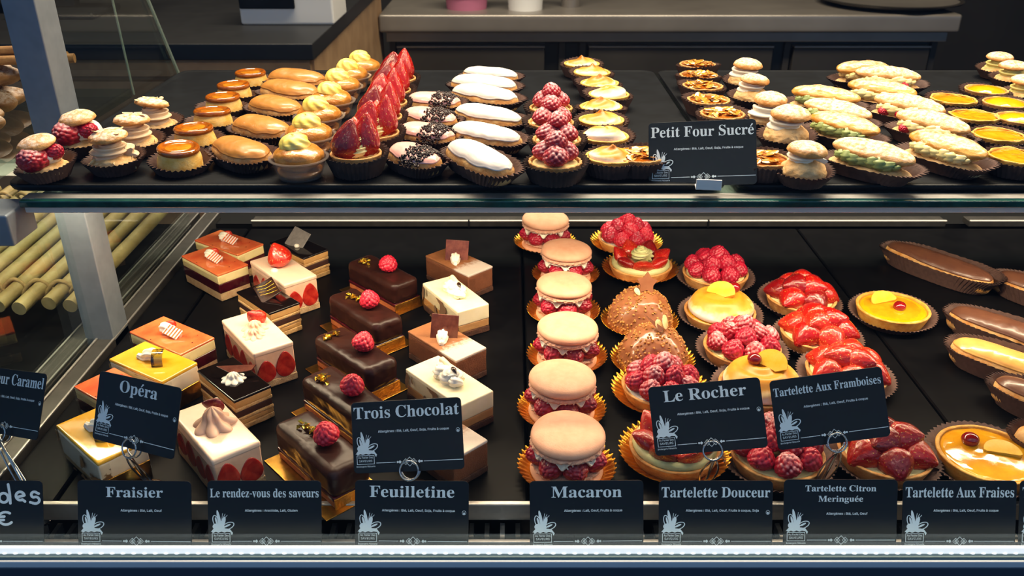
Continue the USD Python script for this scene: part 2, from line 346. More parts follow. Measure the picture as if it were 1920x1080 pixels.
def rring(w, d, r, n=6):
    """Rounded rectangle outline, counter-clockwise."""
    P = []
    for k, (sx, sy) in enumerate(((1, 1), (-1, 1), (-1, -1), (1, -1))):
        a = np.radians(90 * k + np.linspace(0, 90, n)); P.append(np.stack([sx * (w / 2 - r) + r * np.cos(a), sy * (d / 2 - r) + r * np.sin(a)], 1))
    return np.vstack(P)
def slab(w, d, r, levels):
    """Lofted plate: levels = [(inset, z)] from the bottom centre to the top centre."""
    P = []
    for ins, z in levels:
        q = rring(max(w - 2 * ins, 1e-4), max(d - 2 * ins, 1e-4), max(r - ins, min(w, d) * 0.001)) if ins is not None else np.zeros((24, 2)); P.append(np.c_[q, np.full(len(q), z)])
    return grid(np.stack(P, 1), cu=True)
def bx(x0, x1, y0, y1, z0, z1, r=0.0):
    if r: v, f = rbox(x1 - x0, y1 - y0, z1 - z0, r, 1); return v + np.array([(x0 + x1) / 2, (y0 + y1) / 2, z0]), f
    m = trimesh.creation.box((x1 - x0, y1 - y0, z1 - z0)); m.apply_translation(((x0 + x1) / 2, (y0 + y1) / 2, (z0 + z1) / 2)); return np.array(m.vertices), np.array(m.faces)
def up(mesh): v, f = arr(mesh); return v + np.array([0, 0, CAMZ]), f

# ------------------------------------------------------------------ looks
BLACK = mat('black_slate', '#0a0b0e', '#101216', 40, rough=0.42, spec=0.16, bump=0.08, bscale=900)
BLACK2 = mat('black_panel', '#08080a', '#0d0d0f', 30, rough=0.40, spec=0.055, bump=0.05, bscale=1200, specks='#8a8a86', speck_scale=90, speck_size=0.010)
ALU = mat('brushed_aluminium', '#b9b6b2', '#a9a6a3', 60, rough=0.38, metal=0.75)
ALUDARK = mat('dark_aluminium', '#5d5a57', '#52504d', 60, rough=0.42, metal=0.7)
POSTBLUE = mat('post_grey', '#7f8892', '#757e88', 60, rough=0.45, metal=0.3)
GRILLE = mat('grille_black', '#0c0c0d', rough=0.4)
STEEL = mat('steel', '#8f8880', '#7d766f', 3, rough=0.34, metal=0.55)
STEELDOOR = mat('steel_door', '#3d3935', '#35312d', 4, rough=0.45, metal=0.5)
WOOD = mat('oak_veneer', '#8d6d4c', '#a5845f', 14, rough=0.55, detail=6)
WORKTOP = mat('black_worktop', '#0e0e0f', '#141415', 20, rough=0.5)
PANEL = mat('case_front_panel', '#39434f', '#343e4a', 8, rough=0.5)
GLASS = glassy('front_glass', (0.965, 0.985, 0.98), (0.75, 0.88, 1.0), 1.45)
SIDEGLASS = glassy('side_glass', (0.93, 0.97, 0.95), (1, 1, 1), 1.5)
SHELFGLASS = glassy('shelf_glass', (0.86, 0.95, 0.92), (1, 1, 1), 1.5)
GLASSEDGE = mat('glass_edge_green', '#0e2f2c', '#174842', 60, rough=0.12, coat=0.5)
GLASSEDGE2 = mat('glass_edge_pale', '#7d8f86', rough=0.2)
PAPER = mat('brown_baking_paper', '#4b342d', '#583e36', 200, rough=0.75)
PAPER2 = mat('light_brown_baking_paper', '#6b524a', '#5d463f', 200, rough=0.75)
PAPERK = mat('dark_baking_paper', '#33241f', '#3f2d28', 200, rough=0.75)
CHOUX = mat('choux', '#c27f36', '#dfb273', 90, rough=0.6, bump=0.5, bscale=420)
CHOUXP = mat('choux_pale', '#cf9a56', '#e6c28c', 90, rough=0.65, bump=0.5, bscale=420)
CHOUXD = mat('choux_dusted', '#bf7f38', '#d6a262', 90, rough=0.7, bump=0.4, bscale=500, dust=0.6, dust_lo=0.55)
CHOUXY = mat('choux_golden_glaze', '#bd7412', '#dba24a', 60, rough=0.38, bump=0.4, coat=0.2, dust=0.45, dust_lo=0.8)
CRUST = mat('tart_crust', '#b9793a', '#d9a562', 110, rough=0.7, bump=0.6, bscale=600)
CRUSTY = mat('tart_crust_golden', '#d18f2c', '#e7b65a', 110, rough=0.6, bump=0.5, bscale=600)
COFFEE = mat('coffee_icing', '#b97a36', '#c58740', 50, rough=0.34, coat=0.2)
COFFEEY = mat('coffee_fondant', '#dba252', '#e2ac60', 50, rough=0.25, coat=0.4)
WHITEICE = mat('white_icing', '#e2d8d0', '#e9e0d9', 60, rough=0.36, coat=0.12)
PINKICE = mat('pink_icing', '#efb0a6', '#f3bcb1', 60, rough=0.3, coat=0.25)
CHOCICE = mat('chocolate_icing', '#5e3a2b', '#68422f', 50, rough=0.35, coat=0.25)
GLAZE = mat('dark_chocolate_glaze', '#2a130e', '#341912', 50, rough=0.34, coat=0.0, spec=0.30)
SPRINK = mat('chocolate_sprinkle', '#33201d', '#24120f', 300, rough=0.4)
RASPM = mat('raspberry_skin', '#b81634', '#960d28', 160, rough=0.38, coat=0.15)
RASPD = mat('raspberry_dark', '#a0112b', '#7c0a20', 160, rough=0.38, coat=0.15)
RASPS = mat('raspberry_sugared', '#b5182f', '#930d25', 160, rough=0.45, dust=0.5, dustcol='#f0d8da', dust_lo=0.4)
RASPL = mat('raspberry_bright', '#d2233a', '#b51630', 160, rough=0.4, coat=0.1)
STRAWM = mat('strawberry_glazed', '#a00c0c', '#ba1a10', 60, rough=0.24, coat=0.5, bump=0.35, bscale=900, specks='#dba347', speck_scale=520, speck_size=0.20)
STRAWD = mat('strawberry_dark_glazed', '#74070c', '#8c0c0e', 60, rough=0.22, coat=0.5, bump=0.35, bscale=900, specks='#b87c34', speck_scale=520, speck_size=0.19)
STRAWO = mat('strawberry_bright_glazed', '#b51a10', '#c9341b', 60, rough=0.24, coat=0.5, bump=0.35, bscale=900, specks='#e5b458', speck_scale=520, speck_size=0.20)
CUTSTRAW = mat('strawberry_cut_face', '#a51814', '#c83a28', 160, rough=0.3, coat=0.4, detail=5)
CUSTARD = mat('custard', '#eedb92', '#f3e4a8', 80, rough=0.4)
WHIP = mat('whipped_cream', '#f3ead6', '#f7f0e0', 60, rough=0.45)
PRALINE = mat('praline_cream', '#d6b48e', '#e0c29f', 90, rough=0.5)
YCREAM = mat('yellow_cream', '#f0d557', '#f5e384', 60, rough=0.38)
PISTA = mat('pistachio_cream', '#8a9a58', '#9dab6c', 90, rough=0.45)
PALEPISTA = mat('pale_pistachio_cream', '#c6c487', '#d2cf98', 90, rough=0.45)
PINKCREAM = mat('pink_cream', '#efbb9c', '#f3c6aa', 90, rough=0.45)
LEMON = mat('lemon_curd', '#e0a206', '#e9b010', 60, rough=0.14, coat=0.8)
LEMONO = mat('lemon_orange_curd', '#d98f0c', '#e3a31a', 60, rough=0.14, coat=0.8)
CITRUS = mat('candied_citrus', '#efb62a', '#f2c650', 80, rough=0.2, coat=0.5)
CHERRY = mat('candied_cherry', '#7c0e10', '#96181a', 60, rough=0.12, coat=0.8)
MERINGUE = mat('toasted_meringue', '#f6f1e8', rough=0.4, zramp=[(0.0, '#f5efe6'), (0.0025, '#f2dcb2'), (0.0045, '#dd9a35'), (0.009, '#bf6f12')])
MERINGUEL = mat('lightly_toasted_meringue', '#f6f1e8', rough=0.4, zramp=[(0.003, '#f6f0e8'), (0.006, '#f1d9ac'), (0.009, '#d68f30')])
MERINGUEB = mat('large_toasted_meringue', '#f6f1e8', rough=0.38, zramp=[(0.005, '#f7f1e9'), (0.010, '#f1d59a'), (0.014, '#e0a03e'), (0.021, '#d68e20')])
AMBER = mat('amber_caramel', '#86400a', '#b0600f', 120, rough=0.14, coat=0.8)
AMBERT = mat('amber_florentine', '#c27518', '#dfa040', 160, rough=0.2, coat=0.6, bump=0.3)
ALMOND = mat('almond_flake', '#ecd2a2', '#e2bd82', 150, rough=0.5)
FLAN = mat('flan_body', '#e3a941', '#f0c877', 130, rough=0.5, bump=0.3, bscale=500)
BABA = mat('rum_baba', '#b9701f', '#cf8f3c', 110, rough=0.22, coat=0.5, bump=0.4, bscale=500)
MACA = mat('macaron_shell', '#e3a583', '#e8b08f', 90, rough=0.6, bump=0.15, bscale=700, specks='#cf9474', speck_scale=260, speck_size=0.06)
MACF = mat('macaron_foot', '#e2a588', '#eab89c', 300, rough=0.75, bump=1.0, bscale=900)
ROCHER = mat('milk_chocolate_shell', '#8c5532', '#9a6340', 70, rough=0.3, coat=0.3)
NUT = mat('chopped_hazelnut', '#c08844', '#a9702f', 200, rough=0.5)
MILKCHOC = mat('milk_chocolate', '#8b5636', '#94603f', 80, rough=0.35)
PLAQUE = mat('chocolate_plaque', '#5d2d22', '#7a4433', 120, rough=0.25, coat=0.3)
PLAQUEG = mat('grey_chocolate_plaque', '#6f6a67', '#7d7874', 200, rough=0.3)
PLAQUED = mat('dark_chocolate_plaque', '#24140f', '#3b2418', 120, rough=0.22, coat=0.5)
GOLDM = mat('gold_foil', '#e2a93c', '#c98a24', 120, rough=0.25, metal=0.95, bump=0.3, bscale=500)
GOLDLEAF = mat('gold_leaf', '#f0cf55', '#e2b93a', 300, rough=0.2, metal=0.9)
GOLDBOARD = mat('gold_board', '#b98a3c', '#a0742c', 160, rough=0.22, metal=0.95)
GOLDBAND = mat('crinkled_gold_band', '#d29c3a', '#b07a24', 160, rough=0.25, metal=0.9, bump=1.0, bscale=420)
SPONGE = mat('sponge', '#d9b27a', '#c4965a', 200, rough=0.85, bump=1.0, bscale=900)
SPONGEP = mat('sponge_pale', '#cba074', '#dcbb8e', 200, rough=0.85, bump=1.0, bscale=900)
SPONGED = mat('sponge_chocolate', '#4a2a1c', '#5d3825', 200, rough=0.85, bump=1.0, bscale=900)
BISCUIT = mat('raspberry_biscuit', '#a0522d', '#b9703a', 200, rough=0.7, bump=0.8, bscale=700)
JELLY = mat('dark_berry_jelly', '#3a0812', '#4c0c18', 120, rough=0.2, coat=0.5)
YMOUSSE = mat('yellow_mousse', '#ecd592', '#f0dda2', 80, rough=0.5)
REDGLAZE = mat('red_glaze', '#d9562f', '#e6804a', 30, rough=0.12, coat=0.8, specks='#6a1410', speck_scale=120, speck_size=0.1)
YGLAZE = mat('mango_glaze', '#e3a21a', '#edb73c', 30, rough=0.1, coat=0.8)
PALEMOUSSE = mat('pale_mousse', '#ecd9ba', '#f1e2c8', 60, rough=0.5)
PINKMOUSSE = mat('pink_mousse', '#e9b998', '#efc5a8', 60, rough=0.5, bump=0.1)
PINKTOP = mat('pink_mousse_top', '#efc9ac', '#f2d2b8', 40, rough=0.3, coat=0.2)
MIRROR = mat('black_mirror_glaze', '#0e0908', '#150d0b', 40, rough=0.06, coat=0.6)
GANACHE = mat('ganache', '#3c221a', '#472a20', 90, rough=0.5)
COFCREAM = mat('coffee_buttercream', '#c59352', '#cf9f60', 90, rough=0.55, bump=0.2)
CHOCMOUSSE = mat('chocolate_mousse', '#734227', '#7d4a2d', 140, rough=0.65, bump=0.5, bscale=700)
COCOA = mat('chocolate_top_dusted', '#875430', '#965f37', 60, rough=0.6, bump=0.2, xdust=(0.010, 0.030))
SUGAR = mat('icing_sugar', '#cdb9aa', '#e6ddd6', 260, rough=0.9)
WMOUSSE = mat('white_chocolate_mousse', '#f0e2b8', '#f4e8c6', 60, rough=0.4)
MMOUSSE = mat('milk_mousse', '#b98752', '#c2925c', 100, rough=0.6, bump=0.3)
FILM = glassy('acetate', (0.98, 0.98, 0.97), (0.45, 0.45, 0.45), 1.3, 0.05)
FILMB = glassy('acetate_smeared', (0.97, 0.97, 0.96), (1, 1, 1), 1.35, 0.08, patches='#8a6238', plo=0.57)
FILMP = glassy('acetate_printed', (0.97, 0.97, 0.96), (1, 1, 1), 1.35, 0.08, patches='#7d6048')
PLASTIC = glassy('clear_plastic', (0.92, 0.90, 0.90), (1, 1, 1), 1.4, 0.12, haze=0.10, hazecol='#c9b9b0')
CARD = mat('card_black', '#080b10', '#0a0e14', 20, rough=0.35, spec=0.35)
PRINT = mat('card_print', '#dbe8ef', rough=0.5)
CHALK = mat('chalk_pen', '#e6eef2', rough=0.6)
CHROME = mat('chrome_wire', '#c9c7c4', rough=0.16, metal=1.0)
REED = mat('reed_stick', '#8f7a4c', '#a99463', 40, rough=0.55, bump=0.2)
ROPE = mat('twine', '#8f7446', '#a98c5a', 300, rough=0.8, bump=0.8)
BREAD = mat('bread_crust', '#6e4824', '#946a3c', 60, rough=0.7, bump=0.6, dust=0.35)
CINN = mat('cinnamon_bark', '#a87a44', '#8c6034', 60, rough=0.7, bump=0.5)
WHITEPL = mat('white_plastic', '#d8d6d2', rough=0.4)
LED = mat('led_diffuser', '#e8ecec', rough=0.4, emit=('#eef2ee', 0.80))
LEDDOT = mat('led_dot', '#ffffff', rough=0.4, emit=('#ffffff', 1.6))
LEDLINE = mat('lit_edge', '#e9e6de', rough=0.4, emit=('#f3efe4', 0.45))

# ------------------------------------------------------------------ the room
def struct(name, mesh, m, parent=None, label=None): return obj(name, mesh, m, parent, smooth=30, kind=None if parent else 'structure', label=label)
WALLM = mat('dark_wall', '#1c1a19', '#242120', 3, rough=0.7)
FLOORM = mat('dark_floor', '#2e2925', '#3a332d', 5, rough=0.5)
CEILM = mat('ceiling_paint', '#5c5853', rough=0.8)
PAVE = mat('pavement', '#33383e', '#2b3036', 6, rough=0.8)
struct('floor', bx(-3.2, 3.4, 0.2, 4.0, -0.1, 0), FLOORM)
struct('pavement', bx(-8, 8, -12, 0.2, -0.12, -0.02), PAVE)
struct('wall_back', bx(-3.2, 3.4, 4.0, 4.1, 0, 2.8), WALLM)
struct('wall_left', bx(-3.3, -3.2, 0.2, 4.1, 0, 2.8), WALLM)
struct('wall_right', bx(3.4, 3.5, 0.2, 4.1, 0, 2.8), WALLM)
struct('ceiling', bx(-3.3, 3.5, 0.2, 4.1, 2.8, 2.9), CEILM)

# ------------------------------------------------------------------ the display case (z below is relative to the eye)
TU, TLO = -0.2355, -0.455         # tops of the upper and the lower trays
XL, XR = -0.418, 1.02
case = thing('display_case', 'long refrigerated pastry display case with aluminium frame and glass shelf', 'display case', xf((0, 0, 0)))
def cpart(name, mesh, m, smooth=30, label=None, kind=None): return obj(name, up(mesh), m, case, smooth=smooth, label=label, kind=kind)
cpart('base_cabinet', bx(-1.3, XR, 0.535, 1.16, -1.40, -0.50), BLACK2)
cpart('front_panel', bx(-1.3, XR, 0.4735, 0.4875, -1.40, -0.4640, 0.001), PANEL)
cpart('plinth_step', bx(-1.3, XR, 0.4875, 0.535, -0.56, -0.497), GRILLE)
cpart('post', bx(-0.447, -0.417, 0.785, 0.821, -0.50, 0.35, 0.0015), POSTBLUE, label='upright aluminium post on the left')
cpart('floor_rail', bx(-0.436, -0.417, 0.535, 1.15, -0.475, -0.4500, 0.0015), ALUDARK)
cpart('floor_rail', bx(-0.466, -0.446, 0.535, 1.15, -0.475, -0.4500, 0.0015), ALUDARK)
for x in (-0.4665, -0.4470, -0.4365, -0.4185): cpart('rail_edge', bx(x, x + 0.0022, 0.535, 1.15, -0.4500, -0.4482, 0.0006), ALU)
cpart('side_glass', bx(-0.443, -0.438, 0.535, 1.09, -0.449, -0.262), SIDEGLASS)
def slant(x0, x1, ya, yb, z0, z1, yfront):      # side pane with a leaning rear edge
    return trimesh.convex.convex_hull(np.array([[x, y, z] for x in (x0, x1) for y, z in ((yfront, z0), (yfront, z1), (ya, z0), (yb, z1))]))
cpart('side_glass', slant(-0.4255, -0.4215, 1.095, 0.931, -0.241, 0.05, 0.822), SIDEGLASS)
def edge_strip(x, ya, za, yb, zb, w=0.0022): return tube(np.linspace([x, ya, za], [x, yb, zb], 3), w, 6)
cpart('glass_edge', edge_strip(-0.4215, 1.097, -0.243, 0.933, 0.05), GLASSEDGE2)
cpart('glass_edge', edge_strip(-0.4505, 1.022, -0.250, 1.001, 0.05, 0.0014), GLASSEDGE2)
# the glass shelf that carries the upper trays: clear slab, green polished edge, metal profile below
cpart('glass_shelf', bx(-0.391, XR, 0.6465, 1.10, -0.2470, -0.2417), SHELFGLASS)
cpart('shelf_front_edge', bx(-0.391, XR, 0.6410, 0.6467, -0.2472, -0.2415, 0.001), GLASSEDGE)
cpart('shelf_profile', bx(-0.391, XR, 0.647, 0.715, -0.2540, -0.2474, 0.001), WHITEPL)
cpart('shelf_sheen_strip', bx(-0.391, XR, 0.6468, 0.6588, -0.2417, -0.2412), ALU, label='added strip imitating daylight reflected on top of the glass shelf edge')  # added strip: stands for outside light reflected in the top of the glass
cpart('shelf_lamp_housing', bx(-0.40, XR, 0.750, 0.780, -0.2530, -0.2472), ALUDARK)
cpart('shelf_bracket', bx(-0.47, -0.3935, 0.625, 0.664, -0.274, -0.2475, 0.002), POSTBLUE)
for a, b in ((-0.36, 0.60), (0.632, XR)):
    cpart('rear_rail', bx(a, b, 1.106, 1.126, -0.4545, -0.4464, 0.001), ALUDARK); cpart('rail_highlight', bx(a, b, 1.104, 1.1075, -0.4462, -0.4446, 0.0006), WHITEPL)  # white strip added on the rail to draw its lit top edge
cpart('rear_sill', bx(-0.43, XR, 1.126, 1.17, -0.50, -0.458), GRILLE)
cpart('rail_joint', bx(-0.0605, -0.0585, 1.1030, 1.1065, -0.4545, -0.4438), GRILLE)
cpart('rail_joint', bx(0.270, 0.272, 1.1030, 1.1065, -0.4545, -0.4438), GRILLE)
# lower deck: black panels with open joints
for a, b in ((-0.415, -0.364), (-0.361, 0.012), (0.0145, 0.392), (0.3945, XR)):
    cpart('deck_panel', tf(slab(b - a, 0.568, 0.004, [(None, 0), (0.001, 0), (0, 0.002), (0, 0.013), (0.0012, 0.0146), (0.004, 0.015), (None, 0.015)]), ((a + b) / 2, 0.535 + 0.284, TLO - 0.015)), BLACK2)
cpart('deck_lip', bx(XL, XR, 0.5295, 0.5345, -0.4685, -0.4525, 0.001), ALU)
# grille slats in front of the deck
for i in range(118):
    x = -0.412 + i * 0.0122
    cpart('grille_slat', bx(x, x + 0.0036, 0.5185, 0.5335, -0.4840, -0.4748), ALUDARK if i % 3 else ALU, smooth=False)
cpart('grille_bed', bx(XL, XR, 0.490, 0.5345, -0.4968, -0.4880), GRILLE)
cpart('card_ledge', bx(XL - 0.2, XR, 0.5135, 0.5175, -0.4880, -0.4762, 0.001), ALU)
led = cpart('led_profile', bx(XL - 0.9, XR, 0.4800, 0.4835, -0.4596, -0.4508, 0.0012), LED)
dots = []
for i in range(180):
    x = -0.42 + i * 0.0079
    d, f = ico(2); dots.append((d * [0.0016, 0.0008, 0.0010] + [x, 0.4799, -0.4562], f))
cpart('led_dots', join(*dots), LEDDOT, smooth=True, kind='stuff')
cpart('front_glass', bx(-0.436, XR, 0.4838, 0.4878, -0.4596, 0.12), GLASS)
cpart('front_glass_edge', bx(XL - 0.9, XR, 0.4765, 0.4798, -0.4615, -0.4560), GLASSEDGE2)
cpart('panel_trim', bx(XL - 0.9, XR, 0.4735, 0.4765, -0.4640, -0.4580, 0.001), WHITEPL)
# lamp housing over the case
cpart('top_lamp_housing', bx(-0.44, XR + 0.1, 0.77, 0.83, 0.158, 0.175, 0.002), ALUDARK)

def tray(name, x0, x1, y0, y1, label):
    w, d = x1 - x0, y1 - y0
    m = slab(w, d, 0.016, [(None, 0), (0.005, 0), (0.0015, 0.0018), (0, 0.0050), (0.0006, 0.0066), (0.002, 0.0072), (0.005, 0.0066), (0.009, 0.0060), (None, 0.0059)])
    o = obj(name, m, BLACK, None, xf(((x0 + x1) / 2, (y0 + y1) / 2, CAMZ + TU - 0.0059)), 35); meta(o, label, 'tray', 'black slate trays on the glass shelf')
tray('slate_tray', -0.412, 0.176, 0.659, 1.085, 'black slate tray on the left of the glass shelf, under the flans and iced eclairs')
tray('slate_tray', 0.180, 0.90, 0.659, 1.085, 'black slate tray on the right of the glass shelf, under the dusted choux sandwiches')

# ------------------------------------------------------------------ behind the case
counter = thing('service_counter', 'black topped wooden service counter at the back left', 'counter')
def sp(root, name, mesh, m, smooth=30, label=None): return obj(name, up(mesh), m, root, smooth=smooth, label=label)
sp(counter, 'worktop', bx(-2.2, -0.394, 1.735, 2.75, -0.356, -0.324, 0.002), WORKTOP)
sp(counter, 'body', bx(-2.19, -0.408, 1.77, 2.74, -1.40, -0.356), WOOD)
sp(counter, 'end_panel', bx(-0.408, -0.400, 1.765, 2.745, -1.40, -0.3565, 0.001), WOOD)
x = -2.19
for w in (0.60, 0.60, 0.586):
    sp(counter, 'drawer_front', bx(x + 0.002, x + w - 0.002, 1.752, 1.7695, -0.392, -0.358, 0.001), WOOD)
    sp(counter, 'door_front', bx(x + 0.002, x + w - 0.002, 1.752, 1.7695, -1.33, -0.402, 0.001), WOOD); x += w
prn = thing('white_box', 'white equipment box standing on the black worktop', 'box', xf((-0.492, 2.03, CAMZ - 0.324)))
obj('casing', rbox(0.205, 0.16, 0.11, 0.006, 2), WHITEPL, prn); obj('dark_front', tf(rbox(0.12, 0.012, 0.07, 0.003, 1), (-0.04, -0.080, 0.035)), BLACK, prn)
scr = thing('till_screen', 'black till screen on a foot standing on the worktop', 'screen', xf((-1.05, 2.1, CAMZ - 0.324)))
obj('foot', rbox(0.2, 0.16, 0.015, 0.005, 2), BLACK, scr); obj('stem', tf(rbox(0.05, 0.03, 0.12, 0.004, 2), (0, 0.02, 0.014)), BLACK, scr)
obj('display', tf(rbox(0.42, 0.03, 0.28, 0.008, 2), (0, 0, 0.10), (-12, 0, 0)), BLACK, scr)

back = thing('steel_counter', 'stainless steel refrigerated counter with drawers behind the case', 'counter')
sp(back, 'worktop', bx(-0.398, 1.340, 2.650, 3.36, -0.463, -0.410, 0.008), STEEL)
sp(back, 'apron', bx(-0.380, 1.315, 2.668, 3.34, -0.492, -0.463, 0.002), STEEL)
sp(back, 'carcass', bx(-0.372, 1.305, 2.71, 3.34, -1.30, -0.492), GRILLE)
for a in (-0.376, 0.145, 0.208, 0.838, 1.288): sp(back, 'upright', bx(a, a + 0.018, 2.70, 2.72, -1.30, -0.493), STEELDOOR)
for a, b in ((-0.352, 0.10), (0.235, 0.800), (0.862, 1.280)):
    sp(back, 'door', bx(a, b, 2.685, 2.709, -1.25, -0.515, 0.003), STEELDOOR); sp(back, 'door_lip', bx(a, b, 2.680, 2.709, -0.513, -0.507, 0.001), STEEL)
for a in (-0.3, 0.5, 1.2): sp(back, 'foot', tf(lathe([(0, 0), (0.02, 0), (0.02, 0.10), (0, 0.10)], 16), (a, 2.78, -1.40)), STEELDOOR)

def vessel(name, label, cat, u, v, prof, m, extra=None, n=40):
    p = at_z(u, v, -0.410); t = thing(name, label, cat, xf(p)); obj('body', lathe(prof, n), m, t, smooth=40)
    if extra: obj(extra[0], lathe(extra[1], n), extra[2], t, smooth=40)
    return t
PINKPL = mat('pink_plastic', '#a8607a', rough=0.5)
vessel('lidded_pot', 'dark lidded pot with a pink body on the steel counter', 'pot', 875, 15, [(0, 0), (0.062, 0), (0.066, 0.05), (0, 0.05)], PINKPL, ('lid', [(0, 0.05), (0.075, 0.05), (0.075, 0.11), (0.02, 0.12), (0, 0.12)], BLACK))
vessel('white_tub', 'white plastic tub on the steel counter', 'tub', 985, 17, [(0, 0), (0.052, 0), (0.060, 0.16), (0.055, 0.16), (0.048, 0.006), (0, 0.006)], WHITEPL, ('lid', [(0, 0.16), (0.063, 0.16), (0.063, 0.17), (0, 0.172)], WHITEPL))
vessel('steel_canister', 'narrow steel canister beside the white tub', 'canister', 1070, 12, [(0, 0), (0.030, 0), (0.030, 0.2), (0.026, 0.2), (0.026, 0.004), (0, 0.004)], STEEL, ('lid', [(0, 0.2), (0.032, 0.2), (0.032, 0.212), (0, 0.216)], STEEL))
tr = thing('steel_platter', 'wide round steel platter at the right end of the steel counter', 'platter', xf(at_z(1665, 8, -0.410)))
obj('dish', lathe([(0, 0), (0.16, 0), (0.20, 0.012), (0.214, 0.016), (0.214, 0.019), (0.196, 0.016), (0.155, 0.004), (0, 0.004)], 64), STEEL, tr, smooth=40)
obj('raised_rim', lathe([(0.205, 0.016), (0.216, 0.016), (0.218, 0.020), (0.205, 0.021)], 64), STEELDOOR, tr, smooth=40)

# ------------------------------------------------------------------ the neighbouring case on the left
nb = thing('neighbour_case_shelf', 'glass shelf and deck of the next display case on the left', 'shelf')
sp(nb, 'glass_plate', bx(-1.25, -0.47, 0.66, 1.06, -0.262, -0.252), SHELFGLASS); sp(nb, 'plate_edge', bx(-1.25, -0.47, 0.654, 0.661, -0.2622, -0.2518, 0.001), GLASSEDGE)
sp(nb, 'support_rail', bx(-1.25, -0.47, 0.80, 0.815, -0.275, -0.2625), ALU)
sp(nb, 'deck', bx(-1.25, -0.47, 0.535, 1.12, -0.470, -0.456), BLACK2)

lat = thing('reed_lattice', 'lattice of thick reed sticks bound with twine in the next case', 'lattice')
LZ = -0.405
def rod(a, b, r, n=14, seed=0):
    p = np.linspace(a, b, 16); return tube(p, r * (1 + 0.05 * fb(p * 30, 1.0, seed)), n)
for i in range(14):
    x0 = -0.80 + i * 0.0255
    a, b = np.array([x0, 0.815 - 0.006 * (i % 3), LZ - 0.018]), np.array([x0 + 0.020, 1.105 + 0.008 * (i % 2), LZ + 0.004])
    obj('reed_stick', up(rod(a, b, 0.0078, seed=i)), REED, lat, smooth=50)
for yy, zz in ((0.845, LZ - 0.0155), (1.075, LZ + 0.0015)):
    for ph in (0, np.pi):
        xs = np.linspace(-0.81, -0.45, 160); k = 2 * np.pi / 0.051
        pts = np.stack([xs, yy + 0.003 * np.sin(xs * 90 + ph), zz + 0.0105 * np.cos(k * (xs + 0.80) + ph)], 1); obj('twine_binding', up(tube(pts, 0.0022, 8)), ROPE, lat, smooth=50)
for i, (dy, dz) in enumerate(((0, 0), (0.0105, 0.0), (0.005, 0.0088))):
    o = obj('cinnamon_stick', up(rod(np.array([-0.655, 0.925 + dy, -0.1935 + dz]), np.array([-0.478 - 0.012 * i, 0.955 + dy, -0.1935 + dz]), 0.005, seed=30 + i)), CINN, None, smooth=50)
    meta(o, ['cinnamon stick at the front of the bundle beyond the post', 'cinnamon stick at the rear of the bundle beyond the post', 'cinnamon stick lying on top of the bundle beyond the post'][i], 'cinnamon stick', 'cinnamon sticks on the neighbouring shelf')
for i in range(5):
    d, f = ico(4); az = np.arctan2(d[:, 1], d[:, 0]); R = 0.038 * (1 + 0.16 * np.cos(6 * az)); q = np.stack([d[:, 0] * R, d[:, 1] * R, d[:, 2] * 0.012 * (1 + 0.2 * np.cos(12 * az))], 1)
    o = obj('star_bread', (q, f), BREAD, None, xf(np.array([-0.560 - 0.012 * (i % 3), 0.86 + 0.004 * i, CAMZ - 0.2385 + 0.030 * i]) if i < 3 else np.array([-0.585, 0.950, CAMZ - 0.2385 + 0.0265 * (i - 3)]), (4 * (i % 3), 0, 20 * i) if i < 3 else (0, 0, 33 * i)), True)
    meta(o, ['sugar dusted star shaped bread lowest in the pile at the left edge', 'sugar dusted star shaped bread in the middle of the pile at the left edge', 'sugar dusted star shaped bread topmost at the left edge', 'star shaped bread lowest under the cinnamon sticks', 'star shaped bread directly beneath the cinnamon sticks'][i], 'bread', 'star breads on the neighbouring shelf')

# ------------------------------------------------------------------ pastry builders: parts in millimetres, base at z = 0
B = {}
def builder(f): B[f.__name__] = f; return f

def berry(root, v, loc, rot, size, m, name='raspberry'):
    part(root, name, raspberry(v % 3), m, loc, rot, size / 20.0)
def sberry(root, v, loc, rot, size, m, flat=(1, 1, 1)):
    part(root, 'strawberry', strawberry(v % 3), m, loc, rot, np.array(flat) * size / 20.0)

def dirs_body(**kw):
    return lambda d: loaf(d=d, **kw)

def mini_eclair(root, v, ice, L=54, W=31, H=25, body=CHOUX, thick=1.5, amax=1.22, paper=PAPER, cupk=(0.53, 0.60)):
    kw = dict(L=L, W=W, H=H, nx=2.9, amp=1.0, freq=0.07, seed=v)
    part(root, 'paper_cup', cup(L * cupk[0], W * cupk[1], 14, 0.80, 44, 0.05, v, 0.06), paper)
    part(root, 'choux_body', loaf(**kw), body, (0, 0, 1.0))
    part(root, 'icing', icing(dirs_body(**kw), amax, thick, v, 0.13), ice, (0, 0, 1.0))

